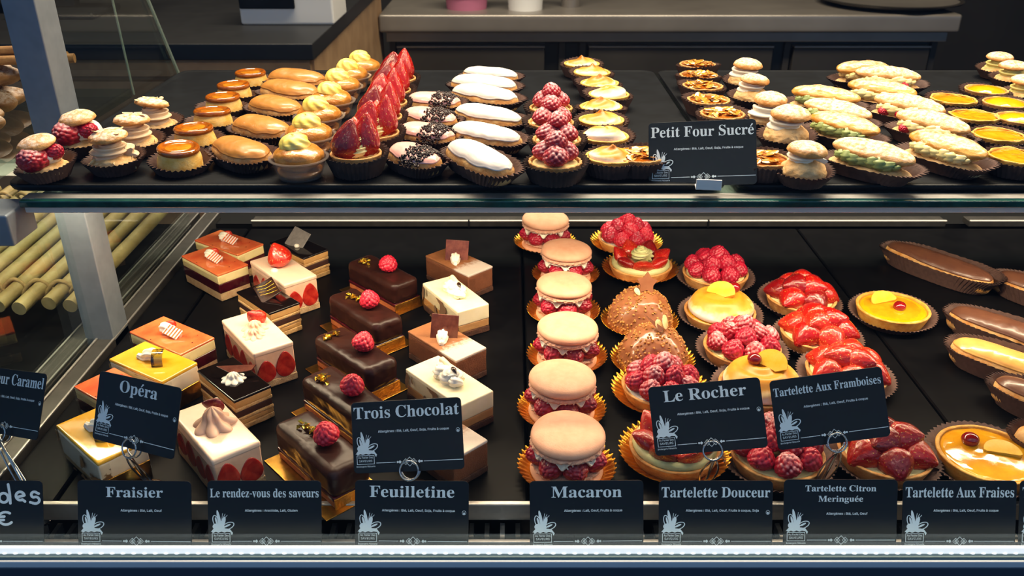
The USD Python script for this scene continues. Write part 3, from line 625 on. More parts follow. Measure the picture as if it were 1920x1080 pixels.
@builder
def coffee_eclair(root, v): mini_eclair(root, v, COFFEE, 66, 36, 30)
@builder
def white_eclair(root, v): mini_eclair(root, v + 20, WHITEICE, 74, 31, 29, thick=1.4, amax=1.18, cupk=(0.52, 0.60))
@builder
def pink_eclair(root, v):
    L, W, H = 58, 32, 29; kw = dict(L=L, W=W, H=H, nx=2.7, amp=0.8, freq=0.07, seed=v + 40)
    part(root, 'paper_cup', cup(L * .53, W * .60, 14, 0.82, 44, 0.05, v, 0.06), PAPER)
    part(root, 'choux_body', loaf(**kw), CHOUX, (0, 0, 1))
    part(root, 'icing', icing(dirs_body(**kw), 1.2, 1.4, v, 0.1), PINKICE, (0, 0, 1))
    r = np.random.default_rng(v); q = r.normal(size=(4000, 3)); q[:, 2] = np.abs(q[:, 2]); q /= np.linalg.norm(q, axis=1, keepdims=True)
    p = loaf(d=q, **kw); keep = (p[:, 0] > 3 + r.uniform(-3, 3, len(p))) & (p[:, 0] < 22.5) & (p[:, 2] > 9 + r.uniform(-2, 2, len(p))); p = p[keep] + q[keep] * r.uniform(1.0, 2.6, (keep.sum(), 1))
    out = [tf(ico(0), pp + np.array([0, 0, 1]), r.uniform(0, 360, 3), (2.1, 1.0, 1.0)) for pp in p[:330]]
    part(root, 'sprinkles', join(*out), SPRINK, kind='stuff')

@builder
def caramel_flan(root, v):
    part(root, 'paper_cup', cup(24.0, 24.0, 13, 0.84, 34, 0.06, v, 0.04), PAPER)
    part(root, 'flan', lathe([(0, 0), (17.5, 0), (18.6, 2), (18.2, 13), (16.2, 22), (15.6, 24.5), (0, 24.5)], 56, lambda th, t, r, z: (r + 0.7 * fb(np.stack(np.broadcast_arrays(np.cos(th) * 2.2 + 0 * t, np.sin(th) * 2.2 + 0 * t, z * .12), -1).reshape(-1, 3), 1, v).reshape(len(th), -1) * (r > 1), z), 2), FLAN, (0, 0, 1.2))
    part(root, 'caramel_top', lathe([(0, 22), (15.6, 22), (17.2, 23.5), (17.4, 27), (16.2, 29.4), (14.2, 29.6), (12.6, 28.2), (10, 27.8), (0, 28.2)], 56, None, 2), AMBER, (0, 0, 0.6))
    part(root, 'caramel_pool', lathe([(0, 27), (11.2, 27), (9.5, 28.5), (0, 28.9)], 48, lambda th, t, r, z: (r * (1 + .06 * np.sin(2 * th + v)), z), 1), mat('caramel_pool_amber', '#b8660f', '#d89022', 90, rough=0.12, coat=0.8), (0, 0, 0.5))

@builder
def rum_baba(root, v):
    part(root, 'plastic_cup', lathe([(0, 0), (16.5, 0), (17.5, 0.8), (22.5, 20), (24.6, 20.2), (24.6, 21.2), (22.2, 21.2), (21.9, 20.4), (16.9, 1.4), (0, 1.2)], 72, lambda th, t, r, z: (r * (1 + 0.006 * np.cos(48 * th) * (z > 1) * (z < 18)), z)), PLASTIC, smooth=40)
    d, f = ico(4); p = d * [20.6, 20.6, 11.5]; p[:, 2] = np.where(p[:, 2] < 0, p[:, 2] * 1.5, p[:, 2]); p += d * (fb(p, 0.09, v)[:, None] * 1.5)
    part(root, 'baba', (p + [0, 0, 23.0], f), BABA)
    part(root, 'syrup', lathe([(0, 2.2), (16.6, 2.2), (18.2, 9), (0, 9)], 48), BABA)
    part(root, 'cream', dollop(12.5, 13, 7, 3.2, v), YCREAM, (-2 + v, 1, 31), (6, -5, 40 * v))

@builder
def strawberry_tartlet(root, v):
    part(root, 'paper_cup', cup(24.1, 24.1, 18, 0.80, 36, 0.06, v), PAPERK)
    part(root, 'crust', crust(21.3, 18, 2.4, 0.7, 0, 0, 0.76, v, amp=0.6), CRUST, (0, 0, 1))
    part(root, 'cream', rosette(10.5, 22, 2.2), CUSTARD, (3.0, -3.0, 13))
    sberry(root, v, (-6.5, -3.0, 26), (-2, 13, 20), 30, STRAWM if v % 2 else STRAWD, (0.92, 0.72, 1.12))
    sberry(root, v + 1, (7.5, 4.5, 27), (-8, 3, -25), 30, STRAWM, (0.85, 0.70, 1.20))
    sberry(root, v + 2, (-2, 9, 25), (-16, 4, 10), 28, STRAWO, (0.9, 0.75, 1.1))

@builder
def raspberry_tartlet(root, v):
    part(root, 'paper_cup', cup(24.400000000000002, 24.400000000000002, 18, 0.80, 36, 0.06, v), PAPERK)
    part(root, 'crust', crust(21.3, 18, 2.4, 0.8, 22, 0.022, 0.76, v, amp=0.5), CRUST, (0, 0, 1))
    part(root, 'custard', pool(18.5, 17, 2, seed=v), CUSTARD)
    r = np.random.default_rng(v)
    for k in range(3):
        a = 2.1 * k + 0.5 + v; berry(root, k + v, (9.3 * math.cos(a), 9.3 * math.sin(a), 25.5), (r.uniform(-12, 12), r.uniform(-12, 12), r.uniform(0, 360)), 21, RASPS)
    berry(root, v, (0.5, 0, 38), (r.uniform(-8, 8), r.uniform(-8, 8), 40), 18.5, RASPS)

@builder
def meringue_tartlet(root, v):
    part(root, 'paper_cup', cup(24.6, 24.6, 17, 0.80, 36, 0.06, v), PAPER)
    part(root, 'crust', crust(21.4, 17, 2.6, 0.75, 0, 0, 0.76, v, amp=0.6), CRUSTY, (0, 0, 1))
    lo = v == 1
    prof = [(0, -4), (18.4, -4), (18.9, 0), (16.5, 3.2), (11.5, 6.0), (6.5, 7.4), (3.0, 9.2), (1.1, 12.2), (0, 13.0)] if v != 1 else [(0, -4), (18.4, -4), (18.9, 0), (17.5, 4.2), (12.5, 7.6), (6.5, 9.3), (0, 10)]
    def mod(th, t, r, z): return r * (1 + 0.05 * np.sin(th - 0.16 * z * 2.2 + v)), z + 0.9 * np.sin(2 * th + r * 0.35 + v) * (r > 2) * (z > 0)
    part(root, 'meringue', tf(lathe(prof, 56, mod, 2), (0, 0, 0)), MERINGUEL if lo else MERINGUE, (0, 0, 17.5), (0, 4, 70 * v))

@builder
def florentine_tartlet(root, v):
    part(root, 'paper_cup', cup(24.400000000000002, 24.400000000000002, 17, 0.80, 36, 0.06, v), PAPER)
    part(root, 'crust', crust(21.6, 17, 2.2, 0.8, 24, 0.02, 0.76, v, amp=0.8), CRUST, (0, 0, 1))
    part(root, 'caramel', pool(18.9, 16.6, 1.6, 0.9, v), AMBER)
    spot = lambda r: ((lambda a, q: np.array([q * math.cos(a), q * math.sin(a), 18.4 + r.uniform(0, 1.6)]))(r.uniform(0, 6.3), 16 * math.sqrt(r.uniform())), (r.uniform(-28, 28), r.uniform(-28, 28)))
    part(root, 'almond_flakes', flakes(26, spot, 4.8, 0.45, v), AMBERT, kind='stuff')

def choux_pair(root, v, base_r, base_h, lidr, lidh, body=CHOUXP, lidm=CHOUXD):
    part(root, 'paper_cup', cup(base_r * 1.22, base_r * 1.22, 15, 0.72, 36, 0.06, v, 0.05), PAPER)
    part(root, 'choux_base', tf(blob((base_r, base_r, base_h * 0.62), 2.0, 0.10, v, 4), (0, 0, base_h * 0.60)), body)

@builder
def raspberry_choux(root, v):
    choux_pair(root, v, 18, 15, 16, 8)
    part(root, 'cream', blob((15.5, 14.5, 10.5), 2.2, 0.16, v + 3, 4), WHIP, (1.5, 2, 23))
    berry(root, v, (-5.5, -9.0, 24), (75, 10, 0), 25, RASPS); berry(root, v + 1, (10.5, -4.0, 26), (60, 0, 60), 16, RASPM)
    part(root, 'choux_lid', lens(15.5, 14.5, 8.5, 3.5, 1.0, 0.1, v), CHOUXD, (-1, 0, 35), (10, -8, 0))

@builder
def praline_choux(root, v):
    choux_pair(root, v, 18.5, 17, 15, 7)
    part(root, 'praline_cream', rosette(18.5, 26, 2.3, 8), PRALINE, (0, 0, 11), (0, 0, 50 * v))
    spot = lambda r: ((lambda a: np.array([16.5 * math.cos(a), 16.5 * math.sin(a), r.uniform(8, 15)]))(r.uniform(0, 6.3)), (r.uniform(40, 110), r.uniform(-40, 40)))
    part(root, 'almond_flakes', flakes(14, spot, 4.4, 0.45, v), ALMOND, kind='stuff')
    part(root, 'choux_lid', lens(15.5, 14.5, 7.5, 3.5, 1.3, 0.12, v + 7), CHOUXD, (0, 0, 36), (8 - 9 * v, 8 * v - 5, 0))
    spot2 = lambda r: (np.array([r.uniform(-10, 10), r.uniform(-9, 9), 41 + r.uniform(0, 1.5)]), (r.uniform(-20, 20), r.uniform(-20, 20)))
    part(root, 'almond_flakes', flakes(5 + v, spot2, 4.2, 0.45, v + 9), ALMOND, kind='stuff')

@builder
def cream_choux(root, v):
    choux_pair(root, v + 30, 18.5, 23, 16, 8)
    part(root, 'whipped_cream', rosette(17.5, 20, 1.5, 6), WHIP, (0, 0, 18), (0, 0, 70 * v))
    part(root, 'choux_lid', lens(16.5, 15.5, 9.5, 3.5, 1.0, 0.1, v + 11), CHOUXD, (1, -0.5, 35 + v), (7, 6 - 6 * v, 0))

@builder
def yellow_cream_choux(root, v):
    choux_pair(root, v + 60, 17.5, 16, 16, 8)
    part(root, 'yellow_cream', rosette(16.5, 18, 1.6, 6), mat('pale_yellow_cream', '#e9dc7e', '#f0e594', 80, rough=0.45), (0, 0, 12))
    part(root, 'choux_lid', lens(16, 14.5, 7.5, 3, 0.7, 0.1, v + 13), CHOUXD, (0, 0, 32), (8, -4, 0))

def sandwich(root, v, L, W, fill, berries, lid=CHOUXY):
    part(root, 'paper_cup', cup(L * .53, W * .58, 14, 0.80, 48, 0.045, v, 0.12), PAPER)
    part(root, 'choux_base', loaf(L, W, 17, 2.6, amp=0.9, freq=0.07, seed=v, flat=0.3), CHOUXP, (0, 0, 1))
    xs = np.linspace(-L * .40, L * .40, 60)
    for y in (-W * .24, W * .2):
        p = np.stack([xs, y + 1.0 * np.sin(xs * 0.9 + v), 19 + 0.8 * np.cos(xs * 0.9)], 1); env = np.clip(1 - np.abs(xs / (L * .42)) ** 4, 0.15, 1)
        part(root, 'cream_rope', tube(p, 6.6 * env * (1 + 0.13 * np.sin(xs * 1.15)), 20, 7, 0.14, 22), fill)
    if berries:
        for k in range(3): berry(root, k, (-L * .26 + k * L * .24, -W * .36, 15.5), (90, 0, 20 * k), 11, RASPL)
    part(root, 'choux_lid', loaf(L * 1.0, W * 0.95, 15, 2.2, amp=1.6, freq=0.075, seed=v + 5, flat=0.62, bend=2.0), lid, (0, 2.5, 23.0), (13, 2, 0))

@builder
def pistachio_eclair(root, v): sandwich(root, v, 70, 30, PISTA, False, CHOUXY if v else CHOUXD)
@builder
def raspberry_cream_eclair(root, v): sandwich(root, v + 12, 70, 30, CUSTARD, v == 1, CHOUXD if v else CHOUXY)

@builder
def custard_tartlet(root, v):
    part(root, 'paper_cup', cup(25.1, 25.1, 16, 0.80, 36, 0.06, v), PAPER)
    part(root, 'crust', crust(22.5, 17, 2.2, 0.8, 9, 0.02, 0.76, v, amp=1.3), CRUSTY, (0, 0, 1))
    part(root, 'custard', pool(20, 17.2, 0.8, 1.4, v), LEMONO)
@builder
def lemon_tartlet(root, v):
    part(root, 'paper_cup', cup(24.400000000000002, 24.400000000000002, 16, 0.80, 36, 0.06, v), PAPER)
    part(root, 'crust', crust(21.6, 17, 2.2, 0.8, 0, 0, 0.76, v, amp=0.6), CRUST, (0, 0, 1))
    part(root, 'lemon_curd', pool(18.9, 17.0, 5.5, 0.7, v), LEMON)

# ---- lower deck
def acetate(root, L, W, H, side=-1, m=FILM, x0=-0.5, x1=0.56, gap=1.2):
    """Film standing along one long side and bent round the front end."""
    y = side * (W / 2 + gap)
    p = np.array([[L * x0, y], [0, y], [L * 0.44, y], [L * 0.50 + gap, y - side * 2.5], [L * .5 + gap * 2, y - side * 9]]) if m is not FILMP else np.array([[L * x0, y], [0, y], [L * .49, y]])
    p = chaikin(p, 2); n = np.array([0, side * 0.12]) if 1 else 0
    P = [np.c_[p + (0 if k < 2 else 1) * np.array([0.0, -side * 0.25]), np.full(len(p), z)] for k, z in enumerate((0.3, H, H, 0.3))]
    part(root, 'acetate_band', grid(np.stack(P, 1)), m, smooth=False)

def layers(root, L, W, specs, seed):
    z = 0
    for i, (name, h, m, ins, amp) in enumerate(specs):
        part(root, name, rbox(L - 2 * ins, W - 2 * ins, h + 0.4, min(1.3, h * 0.4), 26, amp, 0.10, seed * 7 + i), m, (0, 0, z)); z += h
    return z

def shell_cream(root, loc, size, m=WHIP, rz=0, name='cream_shell'):
    """A short piped shell: fluted, high at one end, drawn out to a point."""
    s = np.linspace(0, 1, 34); p = np.stack([(s - 0.4) * size * 1.7, 0 * s, size * 0.42 * (1 - s * .6) + size * 0.12 * np.sin(s * 7)], 1)
    r = size * (0.22 + 0.40 * np.sin(np.pi * np.clip(s * .8 + .2, 0, 1)) ** 1.2 * (1 - 0.62 * s)); part(root, name, tube(p, r, 24, 7, 0.17, 3.4), m, loc, (0, 0, rz))

@builder
def red_square(root, v):
    L, W = 80, 40
    z = layers(root, L, W, [('sponge_layer', 10, SPONGEP, 0.6, 0.5), ('berry_jelly', 11.5, JELLY, 0.2, 0.35), ('yellow_mousse', 10.5, YMOUSSE, 0.2, 0.2), ('red_glaze', 2.2, REDGLAZE, 0.0, 0.15)], v)
    acetate(root, L, W, z - 4)
    shell_cream(root, (-4, 1, z), 11, WHIP, 25)
    st = lambda k: tf(rbox(17, 2.0, 1.0, 0.4, 1), (0, 0, 0))
    pl = part(root, 'striped_fan', tf(rbox(17, 10, 1.1, 0.5, 4), (0, 0, 0)), WHITEICE, (4, -2, z + 8.5), (38, 6, 10)) if 0 else None
    f = obj('striped_fan', (arr(rbox(17, 11, 1.1, 0.5, 4))[0] * MM, arr(rbox(17, 11, 1.1, 0.5, 4))[1]), WHITEICE, root, xf(np.array([5, -1.5, z + 5.2]) * MM, (28, 14, 12)), 35)
    for k in range(5): obj('stripe', (arr(rbox(1.5, 11.2, 0.5, 0.2, 2))[0] * MM + np.array([(-6.6 + 3.3 * k), 0, 0.85]) * MM, arr(rbox(1.5, 11.2, 0.5, 0.2, 2))[1]), REDGLAZE, f, None, 35)
    sberry(root, v, (-7, 6, z + 6.0), (35, -60, 20), 12, STRAWO, (1, .6, 1))

@builder
def opera_cake(root, v):
    L, W = 70, 36
    z = layers(root, L, W, [('sponge', 5.5, SPONGE, 0.0, 0.9), ('coffee_cream', 5, COFCREAM, 0.3, 0.3), ('sponge', 3.2, SPONGE, -0.2, 0.8), ('ganache', 6.8, GANACHE, 0.4, 0.25), ('sponge', 3.2, SPONGE, -0.2, 0.8), ('coffee_cream', 7, COFCREAM, 0.2, 0.3), ('mirror_glaze', 2.2, MIRROR, -0.2, 0.05)], v)
    acetate(root, L, W, z - 5, 1, FILM, -0.3)
    if v == 0:
        part(root, 'chocolate_plaque', rbox(30, 23, 1.6, 0.6, 4), PLAQUED, (-3, 2, z + 6), (24, 12, -12)); part(root, 'cream_dot', blob((3, 3, 2.5), 0.4, .2, v), WHIP, (-2, 2, z + 2.0))
        for k in range(4): part(root, 'gold_streak', tube(np.array([[-12 + 5 * k, -9, 0], [-7 + 5 * k, 0, 0.2], [-8 + 6 * k, 9, 0]]), 0.35, 6), GOLDLEAF, (-3, 2, z + 7.8), (24, 12, -12))
    elif v == 1:
        part(root, 'chocolate_plaque', rbox(27, 25, 1.5, 0.6, 4), PLAQUEG, (-4, 3, z + 7), (46, 10, 8)); part(root, 'cream_dot', blob((3, 3, 2.5), 0.4, .2, v), WHIP, (2, -4, z + 2.0))
    else:
        part(root, 'cream_rosette', swirl(10, 8, 9, 0.5, 0.30), WHIP, (2, -1, z)); part(root, 'chocolate_shard', tf(trimesh.creation.extrude_polygon(Polygon([(-18, 0), (17, 5), (14, -1), (-3, -6)]), 1.3), (0, 0, 0)), PLAQUE, (-2, 5, z + 7.5), (30, 5, 45), smooth=False)

@builder
def fraisier(root, v):
    L, W, H = 84, 40, 41
    part(root, 'sponge', rbox(L, W, 8, 1.2, 24, 0.8, 0.1, v), SPONGEP)
    part(root, 'mousse', rbox(L - 1, W - 1, H - 10, 1.5, 24, 0.3, 0.1, v), PINKMOUSSE, (0, 0, 7.5))
    a = np.linspace(0, 2 * np.pi, 40)[:-1]
    def half(w, h, th):                     # cut berry: broad below, pointed above, its face slightly hollow
        ring = lambda q, z: np.stack([z + 0 * a, q * w * np.cos(a) * (1 - 0.32 * np.clip(np.sin(a), 0, 1) ** 1.4), q * h * (np.sin(a) * np.where(np.sin(a) > 0, 1.25, 0.8))], 1)
        return grid(np.stack([ring(1.0, -1.0), ring(1.0, th * .4), ring(.95, th), ring(.6, th * .9), ring(.3, th * .55), ring(0.01, th * .5)], 1), cu=True)
    for k, (y, w, h) in enumerate(((-9.9, 9.6, 11.5 if v else 13.5), (9.4, 9.8, 13.5 if v else 11.5))):
        part(root, 'strawberry_half', half(w, h, 1.0), CUTSTRAW, (L / 2 - 0.6, y, 8 + h * 0.72))
    for k in range(4):
        h = 10 + 1.8 * ((k + v) % 2); part(root, 'strawberry_half', half(9.4, h, 0.9), CUTSTRAW, (-L / 2 + 12 + k * 20, -W / 2 + 0.5, 8 + h * 0.72), (0, 0, -90))
    part(root, 'top_mousse', rbox(L, W, 5.5, 1.8, 26, 0.35, 0.09, v + 3), PINKTOP, (0, 0, H - 4.5))
    acetate(root, L, W, H - 6); zt = H + 0.8
    if v == 0:
        part(root, 'pink_rosette', swirl(15, 19, 7, 1.1, 0.40), PINKCREAM, (-2, 1, zt - 0.6)); sberry(root, 1, (-12, 8, zt + 11), (30, -75, 20), 15, STRAWD, (1, .5, 1.1))
    elif v == 1:
        part(root, 'pink_rosette', swirl(11.5, 11, 8, 0.9, 0.38), PINKCREAM, (-3, 0, zt - 0.6)); part(root, 'pink_rosette', swirl(9.5, 9, 8, 0.9, 0.38), PINKCREAM, (9, -6, zt - 0.6)); sberry(root, 2, (-14, 8, zt + 5), (20, -40, 60), 19, STRAWO, (1, .7, 1))
    else:
        sberry(root, 0, (-6, 1, zt + 10), (12, -10, 0), 28, STRAWO, (1.0, 1.0, 0.95)); part(root, 'cream_dot', blob((6, 5, 4), 1.0, .2, v, 3), WHIP, (-22, 6, zt + 2)); part(root, 'cream_dot', blob((5, 4, 2.5), .6, .2, v, 3), WHIP, (2, -11, zt + 0.5))

@builder
def mango_square(root, v):
    L, W = 76, 40
    z = layers(root, L, W, [('sponge', 6, SPONGE, 0.4, 0.6), ('pale_mousse', 25, PALEMOUSSE, 0.2, 0.35), ('mango_glaze', 3.2, YGLAZE, -0.1, 0.35)], v)
    acetate(root, L, W, z - 3, -1, FILMB)
    part(root, 'gold_band', tf(rbox(1.2, W * 0.9, 18, 0.4, 3), (0, 0, 0)), GOLDBOARD, (L / 2 + 2.0, 0, 0.5), (0, 6, 0))
    shell_cream(root, (-6, 0, z), 11, WHIP, 200)
    a = np.linspace(-0.5, 2.4, 24); q = np.stack([10 * np.cos(a), 0 * a, 9.0 * np.sin(a)], 1)
    P = np.stack([q + [0, -5, 0], q + [0, 5, 0], q * [1.09, 1, 1.09] + [0, 5, 0], q * [1.09, 1, 1.09] + [0, -5, 0]], 1)
    part(root, 'chocolate_ribbon', grid(P, cv=True), mat('yellow_chocolate_ribbon', '#a8861c', '#2c1c10', 50, rough=0.2, coat=0.5, ramp=(0.48, 0.52)), (6, 3, z + 2), (0, 0, -50), smooth=40)

def gold_leaf(root, loc, seed, size=5.0, n=18):
    r = np.random.default_rng(seed); out = []; p = np.zeros(3)
    for i in range(n):
        p = p + np.array([r.normal(0.5, 1.3), r.normal(-0.2, 1.1), 0]); q = np.array([[0, 0, 0], [1, 0.2, .4], [.8, 1, 0], [-.1, .8, .5]]) * size * r.uniform(0.25, 0.6)
        q = q + r.normal(0, 0.5, q.shape); P = np.stack([q, q + [0, 0, 0.12]], 1); v = P.reshape(-1, 3)
        f = np.array([[0, 2, 4, 6], [1, 7, 5, 3], [0, 1, 3, 2], [2, 3, 5, 4], [4, 5, 7, 6], [6, 7, 1, 0]]); out.append(tf((v, f), p + [0, 0, r.uniform(0, 1.6)], (r.uniform(-35, 35), r.uniform(-35, 35), r.uniform(0, 360))))
    part(root, 'gold_leaf', join(*out), GOLDLEAF, loc, smooth=False)

@builder
def chocolate_bar(root, v):
    L, W = (93, 36)
    part(root, 'gold_board', rbox(L + 7, W + 18, 1.2, 0.5, 4), GOLDBOARD, (1.5, -2, 0)); part(root, 'gold_band', rbox(1.4, W - 1, 10, 0.5, 12, 0.6, .4, v), GOLDBAND, (L / 2 - 0.6, 0, 1.0))
    part(root, 'biscuit_layer', rbox(L - 4, W - 2, 8, 1.5, 30, 1.0, 0.13, v), BISCUIT, (0, 0, 1.0))
    part(root, 'berry_layer', rbox(L - 3, W - 1, 4, 1.2, 30, 0.6, 0.1, v), JELLY, (0, 0, 7.4))
    d = rbox(L, W, 26, 6.5, 44, 1.7, 0.06, v); part(root, 'chocolate_coat', d, GLAZE, (0, 0, 9.5))
    gold_leaf(root, (-31, 0, 36.2), v, 7.5, 30); berry(root, v, (8 + 2 * v, 2, 43.0), (8, -6 + 14 * v, 60 * v), 21, RASPL)

@builder
def trois_brown(root, v):
    L, W = 78, 38
    z = layers(root, L, W, [('chocolate_biscuit', 6.5, SPONGED, -0.2, 1.0), ('chocolate_mousse', 22.5, CHOCMOUSSE, 0.2, 0.4), ('top_glaze', 2.5, COCOA, 0.0, 0.2)], v)
    acetate(root, L, W, z - 5, -1, FILM)
    if v < 2:
        part(root, 'chocolate_plaque', rbox(27, 26, 1.6, 0.5, 4), PLAQUE, (-6, 3, z + 10), (72, 4, 45)); shell_cream(root, (0, -5, z), 10, WHIP, -40); shell_cream(root, (-14, 3, z), 9, WHIP, 120)

@builder
def trois_white(root, v):
    L, W = 82, 38
    z = layers(root, L, W, [('chocolate_biscuit', 7, SPONGED, -0.2, 1.0), ('milk_mousse', 9, MMOUSSE, 0.2, 0.4), ('white_mousse', 17, WMOUSSE, 0.0, 0.25)], v)
    acetate(root, L, W, z - 2, -1, FILMP, -0.5)
    s = np.linspace(0, 1, 60); p = np.stack([-16 + 34 * s, 3.5 * np.sin(s * 20), 5.5 + 1.0 * np.sin(s * 30)], 1)
    part(root, 'cream_shells', tube(p, 6.8 * np.sin(np.pi * np.clip(s * .9 + .08, 0, 1)) ** .5, 24, 7, 0.17, 20), WHIP, (0, 0, z - 0.8))
    c = tube(np.stack([-19 + 34 * s, 6.5 - 3 * s, 8.5 + 1.2 * np.cos(s * 3)], 1), 3.2 * (1 - .45 * s), 14)
    part(root, 'white_chocolate_curl', c, WMOUSSE, (0, 1, z - 0.8), (0, 4, 3))
    part(root, 'dark_chocolate_curl', tube(np.stack([-1 + 12 * s, 4.0 - 3 * s, 11.5 + 1.5 * np.sin(3 * s)], 1), 2.2 * np.sin(np.pi * np.clip(s, .05, .95)), 12), PLAQUED, (0, 0, z - 0.8))

def gold_dish(root, R=42, name='gold_dish', m=GOLDM, k=42, h=10, seed=0):
    n = 6 * k; th = np.arange(n) * 2 * np.pi / n; rows = [(0.02, 0.6), (0.60, 0.6), (0.66, 1.2), (0.74, 3.0), (0.82, 5.2), (0.91, 7.6), (1.0, h)]
    P = []
    for dz in (0, 0.5):
        rr = []
        for s, z in (rows if dz == 0 else rows[::-1]):
            a = max(0, (s - 0.60) / 0.40); wv = np.cos(k * th); rr.append(np.stack([R * s * (1 + 0.028 * a * wv) * np.cos(th), R * s * (1 + 0.028 * a * wv) * np.sin(th), z + dz + 1.3 * a * wv], 1))
        P += rr
    part(root, name, grid(np.stack(P, 1), cu=True), m)

def mac_shell(R, h, seed):
    prof = [(0, 0), (R * .9, 0), (R * .985, h * .12), (R, h * .38), (R * .93, h * .70), (R * .72, h * .92), (R * .4, h * 1.00), (0, h * 1.01)]
    return lathe(prof, 72, lambda th, t, r, z: (r * (1 + .008 * np.sin(3 * th + seed)), z + 0.3 * np.sin(2 * th + seed) * np.clip(r / R, 0, 1) * (r < R * .8)), 2)
def mac_foot(R, h, seed):
    p = chaikin([(0, 0), (R * .86, 0), (R * .97, h * .25), (R * .99, h * .7), (R * .93, h), (0, h)], 2)
    def mod(th, t, r, z):
        g = noise(np.stack(np.broadcast_arrays(np.cos(th) * 14 + 0 * t, np.sin(th) * 14 + 0 * t, z * .55), -1).reshape(-1, 3), seed).reshape(th.shape[0], -1); return r + (g - .5) * 3.0 * (r > R * .5), z
    return lathe(p, 180, mod)

@builder
def macaron(root, v):
    gold_dish(root, 40); R = 30.5
    part(root, 'lower_shell', mac_shell(R, 9.5, v), MACA, (0, 0, 5), (180, 0, 0)) if 0 else part(root, 'lower_shell', mac_shell(R, 9.5, v), MACA, (0, 0, 2.0))
    part(root, 'lower_foot', mac_foot(R * .96, 3.6, v), MACF, (0, 0, 10.5))
    part(root, 'cream', lathe([(0, 0), (15, 0), (20, 4), (21, 17), (28.5, 22), (0, 25)], 60, lambda th, t, r, z: (r * (1 + .10 * np.sin(7 * th + v) * (z > 10)), z - 5.5 * np.maximum(0, np.sin(7 * th + v)) ** 2 * (z > 16) * (r > 14)), 2), WHIP, (0, 0, 11.5))
    a0 = np.pi * (v % 2) / 7 - np.pi / 2 + 0.25
    def drip(th, t, r, z):
        c = np.clip(-np.cos(7 * (th - a0)), 0, 1) ** 2.2
        return r, z - 7.0 * c * (r > 15) * (z < 4.0) * np.clip((r - 15) / 12, 0, 1)
    part(root, 'cream_frill', lathe([(0, 0), (23, 0), (27.5, 0.6), (29.0, 2.2), (28.5, 4.0), (0, 5)], 112, drip, 2), WHIP, (0, 0, 31.0))
    r = np.random.default_rng(v)
    for k in range(7):
        a = 2 * np.pi * (k + 0.5 * (v % 2)) / 7 - np.pi / 2 + 0.25; berry(root, k + v, (22.3 * math.cos(a), 22.3 * math.sin(a), 22.0), (90 + r.uniform(-14, 14), r.uniform(-10, 10), math.degrees(a) + 90), 21, RASPM if k % 3 else RASPD)
    part(root, 'upper_foot', mac_foot(R * 1.01, 5.6, v + 4), MACF, (0, 0, 33.0), (2, 0, 0))
    part(root, 'upper_shell', mac_shell(R * 1.0, 11.5, v + 2), MACA, (0, 0, 38.2), (2, 0, 40 * v))

@builder
def rocher_dome(root, v):
    gold_dish(root, 44)
    d, f = ico(5); d2 = d.copy(); p = d * [37, 37, 42]; p[:, 2] = np.where(p[:, 2] < 0, p[:, 2] * .12, p[:, 2]); p += d * (fb(p, 0.07, v)[:, None] * 1.6)
    part(root, 'chocolate_dome', (p + [0, 0, 6], f), ROCHER)
    def spot(r):
        q = r.normal(size=3); q[2] = abs(q[2]) + 0.02; q /= np.linalg.norm(q); return q * [37, 37, 42] + fb(q * [37, 37, 42], 0.07, v) * 1.6 * q + q * 0.4 + [0, 0, 6]
    part(root, 'chopped_nuts', chunks(360, spot, 1.55, v), NUT, smooth=False, kind='stuff')
    if v == 0:
        a = np.arange(10) * np.pi / 5; poly = Polygon([((13 if i % 2 == 0 else 8) * math.sin(x), (13 if i % 2 == 0 else 8) * math.cos(x)) for i, x in enumerate(a)]); part(root, 'chocolate_star', trimesh.creation.extrude_polygon(poly, 1.8), MILKCHOC, (5, 0, 56), (70, 8, 10), smooth=False)
        part(root, 'almond', flakes(1, lambda r: (np.zeros(3), (0, 0)), 7, 0.8, 3), ALMOND, (-6, -8, 49), (40, -10, 0))
    else:
        part(root, 'almond', flakes(1, lambda r: (np.zeros(3), (0, 0)), 10, 0.9, 3), ALMOND, (3, -6, 52), (55, 10, 20)); part(root, 'almond', flakes(1, lambda r: (np.zeros(3), (0, 0)), 10, 0.9, 5), ALMOND, (9, -2, 54), (70, 10, 70))
        part(root, 'chocolate_shard', trimesh.creation.extrude_polygon(Polygon([(-14, 10), (12, -2), (9, -7)]), 1.4), MILKCHOC, (-3, -4, 53), (60, 0, -25), smooth=False)

def tart_base(root, v, R=38.5, h=14.5, paper=PAPER2, gold=False, fill=CUSTARD, crustm=CRUST):
    if gold: gold_dish(root, 46, seed=v)
    else: part(root, 'paper_cup', cup(R * 1.06, R * 1.06, 10, 0.84, 60, 0.020, v, 0.10), paper)
    part(root, 'crust', crust(R, h, 3.4, 0.7, 0, 0, 0.88, v, n=90, amp=0.5), crustm, (0, 0, 1.0 if not gold else 1.6))
    part(root, 'custard', pool(R - 4.2, h - 0.5, 3.0, 0.5, v), fill)

